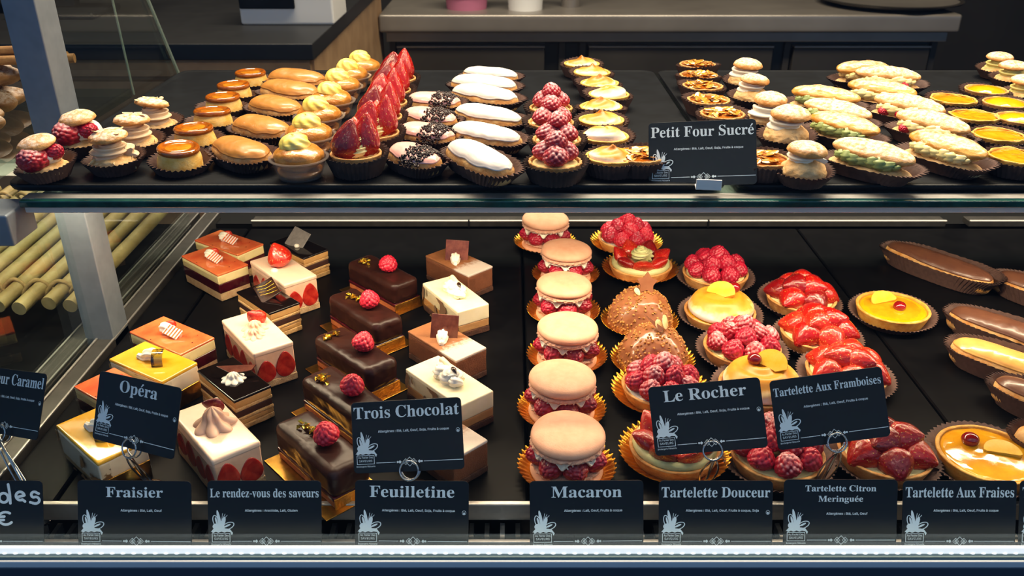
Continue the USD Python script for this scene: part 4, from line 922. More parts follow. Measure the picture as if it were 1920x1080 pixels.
def pile_rasp(root, v, mats, R=27, z=20, size=22):
    r = np.random.default_rng(v + 3)
    for k in range(8):
        a = 2 * np.pi * k / 8 + 0.2 * v; berry(root, k + v, ((R + r.uniform(-1, 1)) * math.cos(a), (R + r.uniform(-1, 1)) * math.sin(a), z + 2), (r.uniform(-20, 20), r.uniform(-20, 20), r.uniform(0, 360)), size + r.uniform(-1.5, 1), mats[k % len(mats)])
    for k in range(4):
        a = 2 * np.pi * k / 4 + 0.5 + v; berry(root, k + v, (12.5 * math.cos(a), 12.5 * math.sin(a), z + 10), (r.uniform(-25, 25), r.uniform(-25, 25), r.uniform(0, 360)), size, mats[(k + 1) % len(mats)])
    berry(root, v, (1, 2, z + 17), (r.uniform(-30, 30), 10, 0), size, mats[0])

@builder
def raspberry_tart(root, v): tart_base(root, v); pile_rasp(root, v, [RASPS, RASPM] if v != 2 else [RASPM])
@builder
def raspberry_gold_tart(root, v): tart_base(root, v + 5, 37, 13, gold=True, fill=WHIP); pile_rasp(root, v + 5, [RASPL, RASPM] if v else [RASPS, RASPM], 25, 18.5)

def pile_straw(root, v, ms, R=22, z=20.5):
    r = np.random.default_rng(v)
    for k in range(6):
        a = 2 * np.pi * k / 6 + 0.3 + 0.4 * v; sberry(root, k + v, (R * math.cos(a), R * math.sin(a), z), (0, 104 + r.uniform(-8, 8), math.degrees(a)), 30, ms[k % len(ms)], (0.9, 1.05, 0.92))
    for k in range(3):
        a = 2 * np.pi * k / 3 + 0.9 + v; sberry(root, k + v + 1, (8.5 * math.cos(a), 8.5 * math.sin(a), z + 8.5), (0, 75 + r.uniform(-8, 8), math.degrees(a)), 29, ms[(k + 1) % len(ms)], (1.0, 1.0, 0.95))
@builder
def strawberry_tart(root, v): tart_base(root, v + 10, fill=CUSTARD); pile_straw(root, v, [[STRAWD, STRAWM], [STRAWO, STRAWM], [STRAWO], [STRAWM, STRAWD]][v])
@builder
def strawberry_gold_tart(root, v):
    tart_base(root, v + 20, 38, 13, gold=True, fill=PALEPISTA); r = np.random.default_rng(v)
    part(root, 'pistachio_ring', tube(np.stack([31 * np.cos(np.linspace(0, 6.28, 80)), 31 * np.sin(np.linspace(0, 6.28, 80)), np.full(80, 16.0)], 1), 4.2, 16, 6, .12, 60), PALEPISTA)
    for k in range(7):
        a = 2 * np.pi * k / 7 + 0.2; sberry(root, k, (24 * math.cos(a), 24 * math.sin(a), 21), (0, 48 + r.uniform(-12, 12), math.degrees(a)), 26, [STRAWM, STRAWD, STRAWO][k % 3], (0.6, 1.0, 0.85))
    part(root, 'pistachio_rosette', rosette(14, 17, 1.9, 8), PALEPISTA, (0, 0, 20))

@builder
def meringue_tart(root, v):
    tart_base(root, v + 30, 38.5, 13, fill=LEMON)
    prof = [(0, 0), (33, 0), (35.5, 4), (35, 9), (31, 15), (24, 19.5), (15, 22), (7, 23), (0, 23.3)]
    def mod(th, t, r, z): return r * (1 + .015 * np.sin(3 * th + z * .3)), z + 1.1 * np.sin(th + r * 0.42) * (z > 8) * (r > 3)
    part(root, 'meringue', lathe(prof, 72, mod, 2), MERINGUEB, (0, 0, 13))
    w = Polygon([(15 * math.cos(a), 15 * math.sin(a)) for a in np.linspace(-0.1, np.pi + 0.1, 24)] + [(-4, -3), (6, -6)])
    part(root, 'candied_orange', trimesh.creation.extrude_polygon(w, 3.2), CITRUS, (-2, -3, 36) if v == 0 else (6, -2, 37), (28, -4, -25) if v == 0 else (40, 0, -30), smooth=30)
    part(root, 'cherry', blob((6.5, 6.5, 6), .4, .1, v, 3), CHERRY, (14, 6, 39) if v == 0 else (-8, 4, 40))
@builder
def lemon_tart(root, v):
    tart_base(root, v + 40, 38.5, 15, fill=LEMONO, crustm=CRUSTY)
    part(root, 'lemon_curd', pool(34.8, 15.2, 0.9, 0.3 if v == 0 else 1.0, v), LEMON if v == 0 else LEMONO)
    w = Polygon([(14 * math.cos(a), 14 * math.sin(a)) for a in np.linspace(0.0, np.pi, 24)] + [(-12, -1.5), (12, -1.5)])
    part(root, 'candied_lemon', trimesh.creation.extrude_polygon(w, 3.0), CITRUS, (-8, 8, 17) if v == 0 else (10, -2, 16.5), (26, -8, 20) if v == 0 else (8, 0, -15), smooth=30)
    part(root, 'cherry', blob((6.8, 6.8, 5.6), .3, .1, v, 3), CHERRY, (5, -5, 20) if v == 0 else (-9, 13, 20))

def big_eclair(root, v, ice, L=132, W=36, H=32, body=CHOUX):
    kw = dict(L=L, W=W, H=H, nx=3.8, amp=1.1, freq=0.05, seed=v + 70, k=5)
    part(root, 'paper_cup', cup(L * .515, W * .62, 21, 0.86, 70, 0.030, v, 0.06), PAPER)
    part(root, 'choux_body', loaf(**kw), body, (0, 0, 1))
    if ice: part(root, 'icing', icing(dirs_body(**{**kw, 'amp': 1.1}), 1.12, 1.6, v, 0.1, 18, 110), ice, (0, 0, 1))
@builder
def chocolate_eclair(root, v): big_eclair(root, v, CHOCICE)
@builder
def coffee_large_eclair(root, v): big_eclair(root, v + 5, COFFEEY)
@builder
def plain_choux_finger(root, v):
    big_eclair(root, v + 9, None, 110)
    part(root, 'custard_rope', tube(np.stack([np.linspace(-45, 45, 60), np.full(60, -4.0), 30 + 1.5 * np.sin(np.linspace(0, 25, 60))], 1), 8 * np.sin(np.linspace(.35, 2.8, 60)) ** .5, 18, 6, .15, 20), CUSTARD)

FIRST = {}
NAMES = dict(trois_brown='brown_mousse_slice', trois_white='white_mousse_slice', rocher_dome='hazelnut_dome', fraisier='strawberry_slice', red_square='red_glazed_slice', mango_square='mango_slice', coffee_large_eclair='large_coffee_eclair')
def place(kind, v, u, vpx, href, rz, label, cat, group, z0, s=1.0, tilt=(0, 0), dz=0.0, name=None):
    zs = ZS.get(kind, 1.0); href *= zs; s = (s, s, s * zs) if zs != 1.0 else s
    p = at_z(u, vpx, z0 + href * 0.001); p[2] = CAMZ + z0 + dz * MM
    M = xf(p, (tilt[0], tilt[1], rz), s); key = (kind, v)
    if key in FIRST:
        t = thing(name or NAMES.get(kind, kind), label, cat, M, group); t.GetReferences().AddInternalReference(FIRST[key].GetPath()); t.SetInstanceable(True)
    else:
        t = thing(name or NAMES.get(kind, kind), label, cat, M, group); B[kind](t, v); FIRST[key] = t
    return t
ZS = dict(raspberry_choux=.84, praline_choux=.83, caramel_flan=.70, coffee_eclair=.80, rum_baba=.82, strawberry_tartlet=.95, pink_eclair=.80, white_eclair=.85, raspberry_tartlet=.84, meringue_tartlet=.82, florentine_tartlet=.84,
          cream_choux=.80, pistachio_eclair=.85, raspberry_cream_eclair=.85, custard_tartlet=.84, lemon_tartlet=.84, yellow_cream_choux=.75, macaron=.92)      # how squat each kind stands
ORD = ['frontmost', 'second from front', 'third from front', 'fourth from front', 'fifth from front', 'sixth from front', 'seventh from front', 'eighth from front']
def row(kind, cat, desc, group, items, z0, href, tail):
    n = len(items)
    for i, it in enumerate(items):
        v, u, vpx, rz = it[:4]; kw = it[4] if len(it) > 4 else {}
        o = ORD[i] if i < n - 1 or n < 3 else 'rearmost'
        place(kind, v, u, vpx, kw.pop('href', href), rz, kw.pop('label', f'{desc}, {o} {tail}'), cat, group, z0, **kw)

U = TU + 0.0003
row('raspberry_choux', 'cream puff', 'choux bun with raspberries and cream', 'raspberry choux buns', [(0, 76, 262, 20, dict(tilt=(0, -6), dz=1.5, s=0.98)), (1, 145, 219, -10, dict(s=1.05))], U, 40, 'of two at the far left')
row('praline_choux', 'cream puff', 'almond choux bun with swirled praline cream', 'praline choux buns', [(0, 201, 246, 0), (1, 245, 216, 30), (2, 283, 185, 10)], U, 42, 'of its row')
row('caramel_flan', 'flan', 'small caramel-topped flan', 'caramel flans', [(0, 332, 275, 0, dict(tilt=(4, 4), dz=.5)), (1, 362, 238, 40), (2, 396, 207, 80, dict(tilt=(0, 4), dz=.5)), (0, 417, 179, 120), (1, 437, 157, 200), (2, 469, 134, 10)], U, 29, 'of the caramel flan row')
row('coffee_eclair', 'eclair', 'mini eclair with coffee icing', 'coffee eclairs', [(0, 452, 278, -42), (1, 490, 235, -37), (2, 517, 196, -37), (0, 543, 168, -29, dict(s=1.08)), (1, 556, 146, -24, dict(s=1.08))], U, 18, 'of the coffee eclair row')
row('rum_baba', 'baba', 'rum baba with yellow cream in clear cup', 'rum babas', [(0, 560, 294, 0), (1, 579, 253, 0), (0, 598, 217, 60), (1, 621, 188, 120), (0, 638, 162, 30), (1, 655, 142, 90), (0, 679, 126, 10)], U, 21, 'of the baba row')
row('strawberry_tartlet', 'tartlet', 'strawberry tartlet with upright berries', 'strawberry tartlets', [(0, 668, 288, 0), (1, 704, 250, -10), (2, 712, 220, -5), (1, 724, 193, 10), (0, 733, 170, -15), (2, 744, 148, 5)], U, 18, 'of the strawberry tartlet row')
row('pink_eclair', 'eclair', 'pink mini eclair with chocolate sprinkles', 'pink eclairs', [(0, 777, 288, -48), (1, 799, 246, -33), (0, 805, 216, -30), (1, 813, 186, -20)], U, 18, 'of the pink eclair row')
row('white_eclair', 'eclair', 'white iced mini eclair', 'white iced eclairs', [(0, 898, 297, -53, dict(tilt=(0, 3), dz=2, s=1.05)), (1, 911, 248, -36), (2, 915, 214, -36, dict(s=1.03)), (0, 908, 177, -34, dict(s=1.08)), (1, 907, 155, -23, dict(s=1.04)), (2, 919, 135, -22, dict(s=.92))], U, 18, 'of the white eclair row')
row('raspberry_tartlet', 'tartlet', 'mini sugared raspberry tartlet', 'raspberry tartlets', [(0, 1041, 304, 0, dict(s=1.02)), (1, 1044, 262, 0), (0, 1033, 230, 70), (1, 1033, 203, 60)], U, 18, 'of the small raspberry tartlet row')
row('meringue_tartlet', 'tartlet', 'small toasted meringue tartlet', 'meringue tartlets', [(0, 1146, 292, 0), (1, 1135, 254, 0), (2, 1128, 224, 30), (0, 1127, 199, 200), (1, 1142, 176, 90), (2, 1124, 155, 100), (0, 1110, 135, 60), (2, 1091, 119, 20)], U, 18, 'of the small meringue row')
row('florentine_tartlet', 'tartlet', 'caramelised almond tartlet', 'almond tartlets', [(0, 1431, 297, 0, dict(label='almond tartlet peeking out right of the Petit Four Sucré card')), (1, 1199, 290, 0, dict(label='almond tartlet in paper cup peeking out left of the Petit Four Sucré card')), (1, 1355, 212, 0), (0, 1329, 186, 90), (1, 1318, 160, 100), (0, 1310, 140, 200), (1, 1308, 120, 240)], U, 18, 'in the almond tartlet column')
row('cream_choux', 'cream puff', 'choux bun filled with whipped cream', 'whipped cream choux buns', [(0, 1512, 276, 0, dict(s=.98)), (1, 1480, 217, 0, dict(s=1.08)), (2, 1443, 187, 40), (0, 1414, 148, 60), (1, 1401, 120, 30)], U, 38, 'of the whipped cream bun row')
row('pistachio_eclair', 'eclair', 'split eclair with green cream', 'pistachio eclairs', [(0, 1632, 298, -46), (1, 1578, 243, -52, dict(s=.98)), (0, 1566, 216, -45, dict(s=.98)), (1, 1545, 188, -30, dict(s=.98))], U, 18, 'of the pistachio eclair row')
row('raspberry_cream_eclair', 'eclair', 'split eclair with cream and raspberries', 'raspberry cream eclairs', [(0, 1770, 285, -58), (1, 1744, 241, -53), (1, 1701, 207, -46), (0, 1650, 178, -36), (1, 1664, 150, -14), (0, 1620, 139, 15)], U, 18, 'of the raspberry cream eclair row')
row('custard_tartlet', 'tartlet', 'golden custard tartlet with wavy crust', 'custard tartlets', [(0, 1908, 290, 0), (1, 1874, 250, 0), (0, 1828, 214, 80), (1, 1789, 183, 40)], U, 19, 'of the custard tartlet row')
row('lemon_tartlet', 'tartlet', 'bright yellow lemon curd tartlet', 'lemon curd tartlets', [(0, 1912, 219, 0), (1, 1886, 190, 0), (0, 1850, 166, 40)], U, 19, 'of the lemon curd row')
row('yellow_cream_choux', 'cream puff', 'choux bun with pale yellow cream', 'yellow cream choux buns', [(0, 1925, 146, 0), (1, 1902, 119, 0), (0, 1876, 103, 20)], U, 36, 'of the yellow cream bun row')

D = TLO + 0.0003
row('red_square', 'cake', 'layered red glazed cake slice with a striped fan', 'red glazed slices', [(0, 225, 733, -35, dict(label='red glazed slice mostly hidden behind the left clipped name card')), (0, 322, 628, -34, dict(label='red glazed slice with a striped fan, alone beside the left rail')), (1, 402, 488, -42, dict(label='layered red glazed slice with a striped fan, second from the back')), (0, 429, 454, -34, dict(label='layered red glazed slice with a striped fan, furthest back'))], D, 34, '')
row('opera_cake', 'cake', 'layered coffee slice with black mirror glaze', 'black mirror glazed slices', [(2, 438, 709, -46, dict(label='black glazed layered slice with a white rosette and chocolate shard')), (0, 502, 557, -46, dict(label='black glazed layered slice with a dark gold streaked plaque')), (1, 560, 461, -42, dict(label='black glazed layered slice with a grey plaque, at the back'))], D, 33, '')
row('fraisier', 'cake', 'pink mousse slice', 'pink strawberry slices', [(0, 403, 802, -50, dict(label='pink strawberry mousse slice with a tall pink rosette, at the front')), (1, 481, 621, -53, dict(label='pink strawberry mousse slice with two small rosettes and half a berry')), (2, 530, 503, -49, dict(label='pink strawberry mousse slice with a whole strawberry on top'))], D, 41, '')
row('mango_square', 'cake', 'mango slice', 'mango glazed slices', [(0, 188, 812, -42, dict(label='yellow glazed slice in front of the left clipped name card, partly covered')), (1, 287, 677, -32, dict(label='yellow glazed slice with a cream shell and curled chocolate ribbon'))], D, 34, '')
row('chocolate_bar', 'cake', 'chocolate coated bar with gold leaf and raspberry', 'chocolate coated bars', [(0, 600, 824, -48), (1, 646, 731, -46), (2, 665, 650, -46), (0, 683, 572, -48), (1, 716, 504, -46)], D, 35, 'of the chocolate bar row')
row('trois_brown', 'cake', 'brown chocolate mousse slice', 'brown mousse slices', [(2, 824, 806, -46, dict(label='brown chocolate mousse slice half hidden behind a name card, without a plaque')), (0, 837, 637, -48, dict(label='brown chocolate mousse slice with a square plaque, between the two white slices')), (1, 860, 490, -46, dict(label='brown chocolate mousse slice with a square plaque, at the back'))], D, 31, '')
row('trois_white', 'cake', 'white slice', 'white mousse slices', [(0, 841, 712, -49, dict(label='white chocolate mousse slice with cream shells, the nearer of two')), (1, 853, 550, -58, dict(label='white chocolate mousse slice with cream shells, the farther of two'))], D, 33, '')
row('macaron', 'macaron', 'pink raspberry macaron in gold dish', 'raspberry macarons', [(0, 1065, 801, 0), (1, 1055, 697, 20), (0, 1065, 603, 50), (1, 1058, 523, 70), (0, 1062, 459, 110), (1, 1023, 402, 30)], D, 50, 'of the macaron row')
row('rocher_dome', 'cake', 'milk chocolate dome', 'nutty chocolate domes', [(1, 1227, 631, 0, dict(s=.94, label='milk chocolate nut dome topped with almond pieces and a shard')), (0, 1202, 560, 0, dict(s=.94, label='milk chocolate nut dome topped with a chocolate star, the farther one'))], D, 34, '')
row('raspberry_gold_tart', 'tart', 'raspberry tart', 'raspberry tarts in gold dishes', [(0, 1240, 722, 0, dict(label='raspberry tart in a gold dish behind the leftmost front clipped card of the tarts')), (1, 1175, 446, 0, dict(label='raspberry tart in a gold dish, furthest back'))], D, 14, '')
row('strawberry_gold_tart', 'tart', 'strawberry tart', 'strawberry tarts in gold dishes', [(1, 1265, 836, 20, dict(label='strawberry tart in a gold dish, low behind a clipped name card')), (0, 1201, 495, 0, dict(label='strawberry tart with a pistachio rosette in a gold dish'))], D, 14, '')
row('raspberry_tart', 'tart', 'raspberry tart in brown paper', 'raspberry tarts in brown paper', [(0, 1457, 850, 0, dict(label='raspberry tart in brown paper beneath the two clipped tart name cards')), (1, 1391, 650, 0, dict(label='sugared raspberry tart in brown paper in the middle of the deck')), (2, 1341, 512, 0, dict(label='raspberry tart in brown paper near the back of the deck'))], D, 14, '')
row('meringue_tart', 'tart', 'meringue tart', 'toasted meringue tarts', [(1, 1426, 722, 0, dict(label='toasted meringue tart with orange and cherry, half behind a name card')), (0, 1350, 582, 0, dict(label='whole toasted meringue tart with an orange wedge and cherry'))], D, 14, '')
row('strawberry_tart', 'tart', 'glazed strawberry tart', 'strawberry tarts in brown paper', [(3, 1659, 846, 0, dict(s=.98)), (2, 1588, 697, 20), (1, 1534, 624, 0), (0, 1502, 557, 30)], D, 14, 'of the strawberry tart row')
row('lemon_tart', 'tart', 'lemon tart', 'lemon tarts', [(1, 1852, 853, 0, dict(label='glossy lemon tart with a citrus wedge in the front right corner', s=1.04)), (0, 1674, 577, -10, dict(label='smooth lemon tart with a red cherry, alone on the right'))], D, 15, '')
row('plain_choux_finger', 'eclair', 'plain', 'large eclairs', [(0, 2044, 852, -45, dict(label='plain choux finger cut by the right edge, nearest the front'))], D, 22, '')
row('chocolate_eclair', 'eclair', 'chocolate eclair', 'large eclairs', [(0, 2012, 758, -48, dict(label='chocolate iced eclair in front of the coffee eclair at the right edge', s=.98)), (1, 1907, 615, -48, dict(label='chocolate iced eclair directly behind the coffee eclair')), (0, 1760, 485, -53, dict(label='chocolate iced eclair alone at the back, whole in view')), (1, 1984, 543, -50, dict(label='chocolate iced eclair at the back, cut by the right edge'))], D, 24, '')
row('coffee_large_eclair', 'eclair', 'coffee', 'large eclairs', [(0, 1922, 677, -44, dict(label='large eclair with yellow coffee icing on the right'))], D, 24, '')

# ------------------------------------------------------------------ name cards
from PIL import Image, ImageDraw, ImageFont
FD = glob.glob('/opt/blender-*/*/datafiles/fonts/Inter.woff2')[0].rsplit('/', 1)[0]
FONTS = {'serif': (FD + '/NotoSansMath-Regular.woff2', 110), 'sans': (FD + '/Inter.woff2', 64)}
def math_bold(t):
    return ''.join(chr(0x1D400 + ord(c) - 65) if 'A' <= c <= 'Z' else chr(0x1D41A + ord(c) - 97) if 'a' <= c <= 'z' else c for c in t)
SHAPES = {}
def text_shape(t, font='serif'):
    """Outline of a line of text, capitals 1 unit tall, baseline at y=0, starting at x=0. Accents of the serif face are drawn here."""
    if (t, font) in SHAPES: return SHAPES[t, font]
    path, size = FONTS[font]; f = ImageFont.truetype(path, size); acc = []
    s = t
    if font == 'serif':
        plain = t.replace('é', 'e'); s = math_bold(plain)
        for i, c in enumerate(t):
            if c == 'é': acc.append((f.getlength(math_bold(plain[:i])), f.getlength(math_bold('e'))))
    x0, y0, x1, y1 = f.getbbox(s, anchor='ls'); im = Image.new('L', (x1 - x0 + 8, y1 - y0 + 8))
    ImageDraw.Draw(im).text((4 - x0, 4 - y0), s, 255, f, anchor='ls')
    on = np.pad(np.asarray(im) > 120, ((0, 0), (1, 1))).astype(np.int8); rows, st = np.nonzero(np.diff(on, axis=1) == 1); en = np.nonzero(np.diff(on, axis=1) == -1)[1]
    g = shapely.union_all(shapely.box(st, -rows - 1, en, -rows)).buffer(0.6).buffer(-0.6).simplify(0.75)
    g = saff.translate(g, x0 - 4, 4 - y0)
    cap = f.getbbox(math_bold('H') if font == 'serif' else 'H', anchor='ls'); k = 1.0 / -cap[1]
    for x, w in acc:
        a = x + w * 0.5; h = -cap[1]; g = g.union(Polygon([(a - w * .10, h * .78), (a + w * .16, h * 1.06), (a + w * .36, h * 1.0), (a, h * .76)]))
    SHAPES[t, font] = saff.scale(g, k, k, origin=(0, 0)); return SHAPES[t, font]
def flat(g, z0=0.0, d=0.10):
    """Extrude a shapely figure (mm) into thin print standing on z0."""
    out = [tf(trimesh.creation.extrude_polygon(q, d, engine='earcut'), (0, 0, z0)) for q in getattr(g, 'geoms', [g]) if q.geom_type == 'Polygon' and q.area > 1e-4]
    return join(*out)
def fit_text(t, font, h, xmax, cx, y, stretch=1.08):
    g = text_shape(t, font); g = saff.scale(g, h * stretch, h, origin=(0, 0)); a, _, b, _ = g.bounds
    if b - a > xmax: g = saff.scale(g, xmax / (b - a), 1.0, origin=(0, 0)); a, _, b, _ = g.bounds
    return saff.translate(g, cx - (a + b) / 2, y)
def ell(cx, cy, a, b, rot=0): return saff.translate(saff.rotate(saff.scale(Point(0, 0).buffer(1, 8), a, b), rot, origin=(0, 0)), cx, cy)
def outline(g, w): return g.difference(g.buffer(-w))
def emblem():
    """Bread basket: loaves and ears over a cloth, a framed name and a line below."""
    g = [outline(ell(-3.6, 15.0, 2.1, 4.6, 12), .55), ell(-1.2, 16.0, 1.1, 7.5, 10), ell(-3.0, 14.5, 0.7, 3.4, 14), outline(ell(5.2, 11.0, 4.6, 2.7, 28), .6), ell(4.6, 11.2, 2.6, .7, 28), ell(1.6, 14.0, 1.5, 4.2, -16),
         ell(-3.2, 10.5, 2.6, 2.4, 0), ell(0.6, 10.4, 2.0, 3.0, 10)]
    for a in (50, 66, 82): g.append(saff.translate(saff.rotate(sbox(0, -.16, 6.5, .16), a, origin=(0, 0)), 0.5, 14.5))
    g.append(Polygon([(-7.2, 6.0), (-5.4, 8.6), (-2, 9.6), (3, 9.0), (6.2, 8.6), (8.4, 5.4), (7.6, 3.6), (6.6, 6.0), (4.2, 6.4), (2.4, 5.7), (.4, 6.5), (-1.8, 5.6), (-3.6, 6.4), (-5.6, 5.4), (-6.6, 6.4)]))
    g.append(outline(sbox(-6.4, -1.8, 6.4, 5.2), .38))
    g += [fit_text('Au Panier Des', 'sans', 1.55, 10.6, 0, 2.7), fit_text('SAVEURS', 'sans', 1.7, 9.6, 0, 0.0), fit_text('Boulangerie Pâtisserie', 'sans', 1.25, 13.6, 0, -4.0)]
    return shapely.union_all([q.buffer(0) for q in g])
def ornament():
    dia = lambda x, y, r: saff.translate(Polygon([(r, 0), (0, r), (-r, 0), (0, -r)]), x, y)
    g = [outline(dia(0, 0, 4.2), .42), outline(dia(-3.6, 0, 2.9), .36), outline(dia(3.6, 0, 2.9), .36), outline(dia(-3.6, 0, 1.4), .28), outline(dia(3.6, 0, 1.4), .28)]
    for s in (-1, 1): g += [dia(s * 8.8, 0, 1.5), ell(s * 10.9, 0, .9, .9)]
    return shapely.union_all(g)
EMB, ORN = emblem(), ornament()
EMBM, ORNM = flat(saff.scale(EMB, 1.08, .98, origin=(0, 0))), flat(saff.scale(ORN, .86, .86, origin=(0, 0)))
TREE = flat(outline(ell(0, 0, 1.5, 1.7), .25).union(ell(0, -.5, .7, .9)))
def card(label, M, lines, allergens, group='printed name cards', logo=True, sub_y=3.2, mark=False, clip=None, title_h=None, cx=0.0):
    """An 86 x 54 mm plastic card, its middle at the origin, reading along +x, facing +z."""
    t = thing('name_card', label, 'name card', M, group)
    th = 0.7; e = [(None, -th), (0.15, -th), (0, -th + .15), (0, -.15), (.15, 0), (None, 0)]
    part(t, 'plate', slab(86, 54, 3.4, e), CARD, smooth=30)
    if lines:
        n = len(lines); g = []
        for i, ln in enumerate(lines):
            h = title_h or (7.7 if n == 1 else 4.5); g.append(fit_text(ln, 'serif', h, 82, cx, 14.2 if n == 1 else 18.0 - 8.0 * i, 1.12))
        part(t, 'title', flat(shapely.union_all(g), 0.0, 0.12), PRINT, smooth=False)
    if allergens: part(t, 'allergen_line', flat(fit_text(allergens, 'sans', 1.7, 55, 5, sub_y).buffer(0.04), 0.0, 0.1), PRINT, smooth=False)
    if logo: part(t, 'emblem', EMBM, PRINT, (-33.3, -18.6, 0), smooth=False)
    part(t, 'ornament', ORNM, PRINT, (1.0, -19.6, 0), smooth=False)
    part(t, 'rule', flat(sbox(-25 if logo else -42, -.22, -10, .22)), PRINT, (0, -19.6, 0), smooth=False); part(t, 'rule', flat(sbox(12, -.22, 42, .22)), PRINT, (0, -19.6, 0), smooth=False)
    if mark: part(t, 'allergen_mark', TREE, PRINT, (39.5, 2.6, 0), smooth=False)
    return t
def card_at(x, y, z, yaw, lean, roll): return xf((x, y, z + CAMZ), (0, 0, yaw)) @ xf((0, 0, 0), (90 - lean, 0, 0)) @ xf((0, 0, 0), (0, 0, roll))
A0 = 'Allergènes : Blé, Lait, Oeuf'; A1 = 'Allergènes : Blé, Lait, Oeuf, Soja, Fruits à coque'; A2 = 'Allergènes : Lait, Oeuf, Fruits à coque'; A3 = 'Allergènes : Blé, Lait, Oeuf, Fruits à coque'
FY, FZ, FL = 0.5070, -0.4440, 23
def front(u, label, lines, al, roll=0, yaw=0, **kw):
    p = at_y(u, 965, FY); card(label, card_at(p[0], FY + kw.pop('dy', 0), FZ, yaw, FL, roll), lines, al, 'name cards along the front ledge', **kw)
front(252, 'name card reading Fraisier, standing on the front ledge', ['Fraisier'], A0, -0.6)
front(496, 'name card reading Le rendez-vous des saveurs on the front ledge', ['Le rendez-vous des saveurs'], 'Allergènes : Arachide, Lait, Gluten', 0, title_h=6.6)
front(772, 'name card reading Feuilletine on the front ledge', ['Feuilletine'], A1, -0.6, mark=True, title_h=8.6)
front(1100, 'name card reading Macaron on the front ledge', ['Macaron'], A2, 0.5, title_h=8.4)
front(1342, 'name card reading Tartelette Douceur on the front ledge', ['Tartelette Douceur'], 'Allergènes : Blé, Lait, Oeuf, Fruits à coque, Soja', 0, mark=True)
front(1577, 'name card reading Tartelette Citron Meringuée on the front ledge', ['Tartelette Citron', 'Meringuée'], A0, 0, dy=0.0012, sub_y=0.0)
front(1799, 'name card reading Tartelette Aux Fraises on the front ledge', ['Tartelette Aux Fraises'], A3, 0)
front(2018, 'name card at the right edge beginning with the letter T', ['Tartelette Chocolat'], A3, 0)
hand = card('black card with hand lettered des and a euro sign at the left edge', card_at(at_y(-26, 965, FY)[0], FY, FZ, 0, FL, 0), None, None, 'name cards along the front ledge', logo=False)
def strokes(ls, w): return shapely.union_all([LineString(l).buffer(w, 6) for l in ls])
arc = lambda cx, cy, rx, ry, a, b: [(cx + rx * math.cos(t), cy + ry * math.sin(t)) for t in np.radians(np.linspace(a, b, 16))]
hw = strokes([arc(13.5, 13.8, 3.4, 3.6, 20, 380), [(17.2, 24), (18.2, 17), (18.4, 9.6)], [(23, 14.2), (29, 15.6)] + arc(26, 15.2, 3.2, 3.2, 10, 300) + [(29.5, 11)], [(40, 17)] + arc(36.8, 16.2, 2.4, 2.2, 40, 250) + arc(37.2, 12.0, 3.2, 2.6, 80, -110) + [(33.5, 10.4)]], 1.0)
eu = strokes([arc(14.5, -2.0, 5.6, 4.8, 55, 320), [(6.5, -1.0), (13.5, -0.6)], [(6.3, -3.6), (13, -3.2)]], 0.95)
part(hand, 'hand_lettering', flat(hw), CHALK, smooth=False); part(hand, 'euro_sign', flat(eu), CHALK, smooth=False)

CLIPPED = [((-0.305, 0.580, -0.402, -26.9, 26.2, 5.0), ['Opéra'], A1, 'clipped name card reading Opéra, turned aside on the left', True, 9.0, (240, 836), 'behind the Fraisier card'),
           ((-0.085, 0.572, -0.4174, -8.4, 29.7, 7.7), ['Trois Chocolat'], A1, 'clipped name card reading Trois Chocolat', True, 8.8, (771, 878), 'behind the Feuilletine card'),
           ((0.156, 0.571, -0.3985, -11.7, 30.6, 11.7), ['Le Rocher'], A1, 'clipped name card reading Le Rocher', True, 8.8, (1333, 834), 'behind the Tartelette Douceur card'),
           ((0.2502, 0.5651, -0.3864, -2.0, 26.0, 8.7), ['Tartelette Aux Framboises'], A3, 'clipped name card reading Tartelette Aux Framboises', False, 6.4, (1557, 828), 'behind the Citron Meringuée card'),
           ((-0.432, 0.617, -0.415, -28.7, 31.3, 9.8), ['Douceur Caramel'], A1, 'clipped name card ending in Caramel at the left edge', True, 9.0, (10, 822), 'at the left edge')]
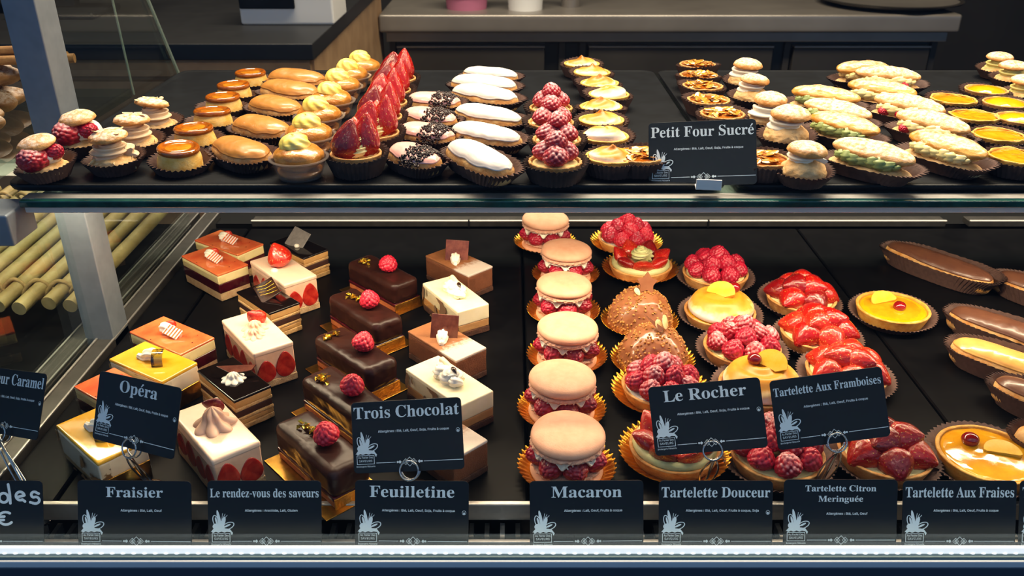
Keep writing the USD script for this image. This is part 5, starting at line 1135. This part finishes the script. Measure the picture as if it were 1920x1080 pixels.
for pose, lines, al, label, mark, th_, ringpx, where in CLIPPED:
    kf = 0.945 if 'Opéra' in label else 0.938 if 'Trois' in label else 0.975; M = card_at(*[c * kf for c in pose[:3]], *pose[3:]); card(label, M, lines, al, 'name cards held up by wire clips', mark=mark, title_h=th_)
    left = 'left edge' in where
    c0 = M @ np.array([0.001, -0.026, 0.0035, 1.0])                       # ring centre: just before the card's lower edge
    base = np.array([c0[0], max(c0[1] - 0.020, 0.552), CAMZ + TLO]) if not left else at_z(80, 975, -0.4747)
    if not left and abs(base[1] - c0[1]) < 0.004: base[1] = c0[1]
    base = base - np.array([0, 0, 0]); h = thing('card_clip', f'chrome wire card clip on a round foot, {where}', 'card clip', xf(base), 'wire card clips')
    L = (c0[:3] - base) / MM; n = (M[:3, 2]); ex = M[:3, 0]; ey = M[:3, 1]
    a = np.linspace(0, 2 * np.pi, 41)[:-1]
    def ring_at(off, r): return np.array([L + n * off + ex * r * math.cos(t) + ey * r * math.sin(t) for t in np.append(a, a[0])])
    part(h, 'wire_ring', tube(ring_at(0.0, 7.2), 0.75, 8), CHROME); part(h, 'wire_ring', tube(ring_at(-5.2, 7.2), 0.75, 8), CHROME)
    lo = L - ey * 7.2
    foot = np.array([0, 0, 5.0])
    for sgn in (-1, 1):
        k = lo + ex * sgn * 1.5; mid = lo * 0.5 + foot * 0.5 + ex * sgn * 11.0; end = foot + ex * sgn * 2.6
        p = np.array([(1 - t) ** 2 * k + 2 * t * (1 - t) * mid + t * t * end for t in np.linspace(0, 1, 16)]); part(h, 'wire_leg', tube(p, 0.8, 8), CHROME)
    part(h, 'stem', tube(np.linspace(foot - [0, 0, 2], lo - n * 2.5, 6), 1.3, 10), CHROME)
    R = 9.5
    part(h, 'round_foot', lathe([(0, 0), (R - .6, 0), (R, 0.8), (R, 2.6), (R - 1.2, 3.4), (R * .5, 5.4), (0, 6.0)], 72, lambda th, t, r, z: (r * (1 + .015 * np.sign(np.sin(36 * th)) * (r > R * .96)), z)), CHROME, smooth=40)

MP = card_at(0.1548, 0.6773, -0.2135, -12.3, 32.0, 5.9)
card('name card reading Petit Four Sucré on the glass shelf', MP, ['Petit Four Sucré'], A1, 'printed name card on the upper trays', title_h=8.6)
hp = M0 = thing('card_holder', 'small clear white block holding the Petit Four Sucré card', 'card holder', xf(at_z(1328, 356, TU + 0.001), (0, 0, -6)))
HOLD = mat('frosted_acrylic', '#d9dcdd', rough=0.35)
part(hp, 'front_plate', rbox(20, 1.8, 8.5, 0.4, 2), HOLD, (0, 0, 0)); part(hp, 'foot_plate', rbox(20, 9, 1.6, 0.4, 2), HOLD, (0, 4.5, 0))
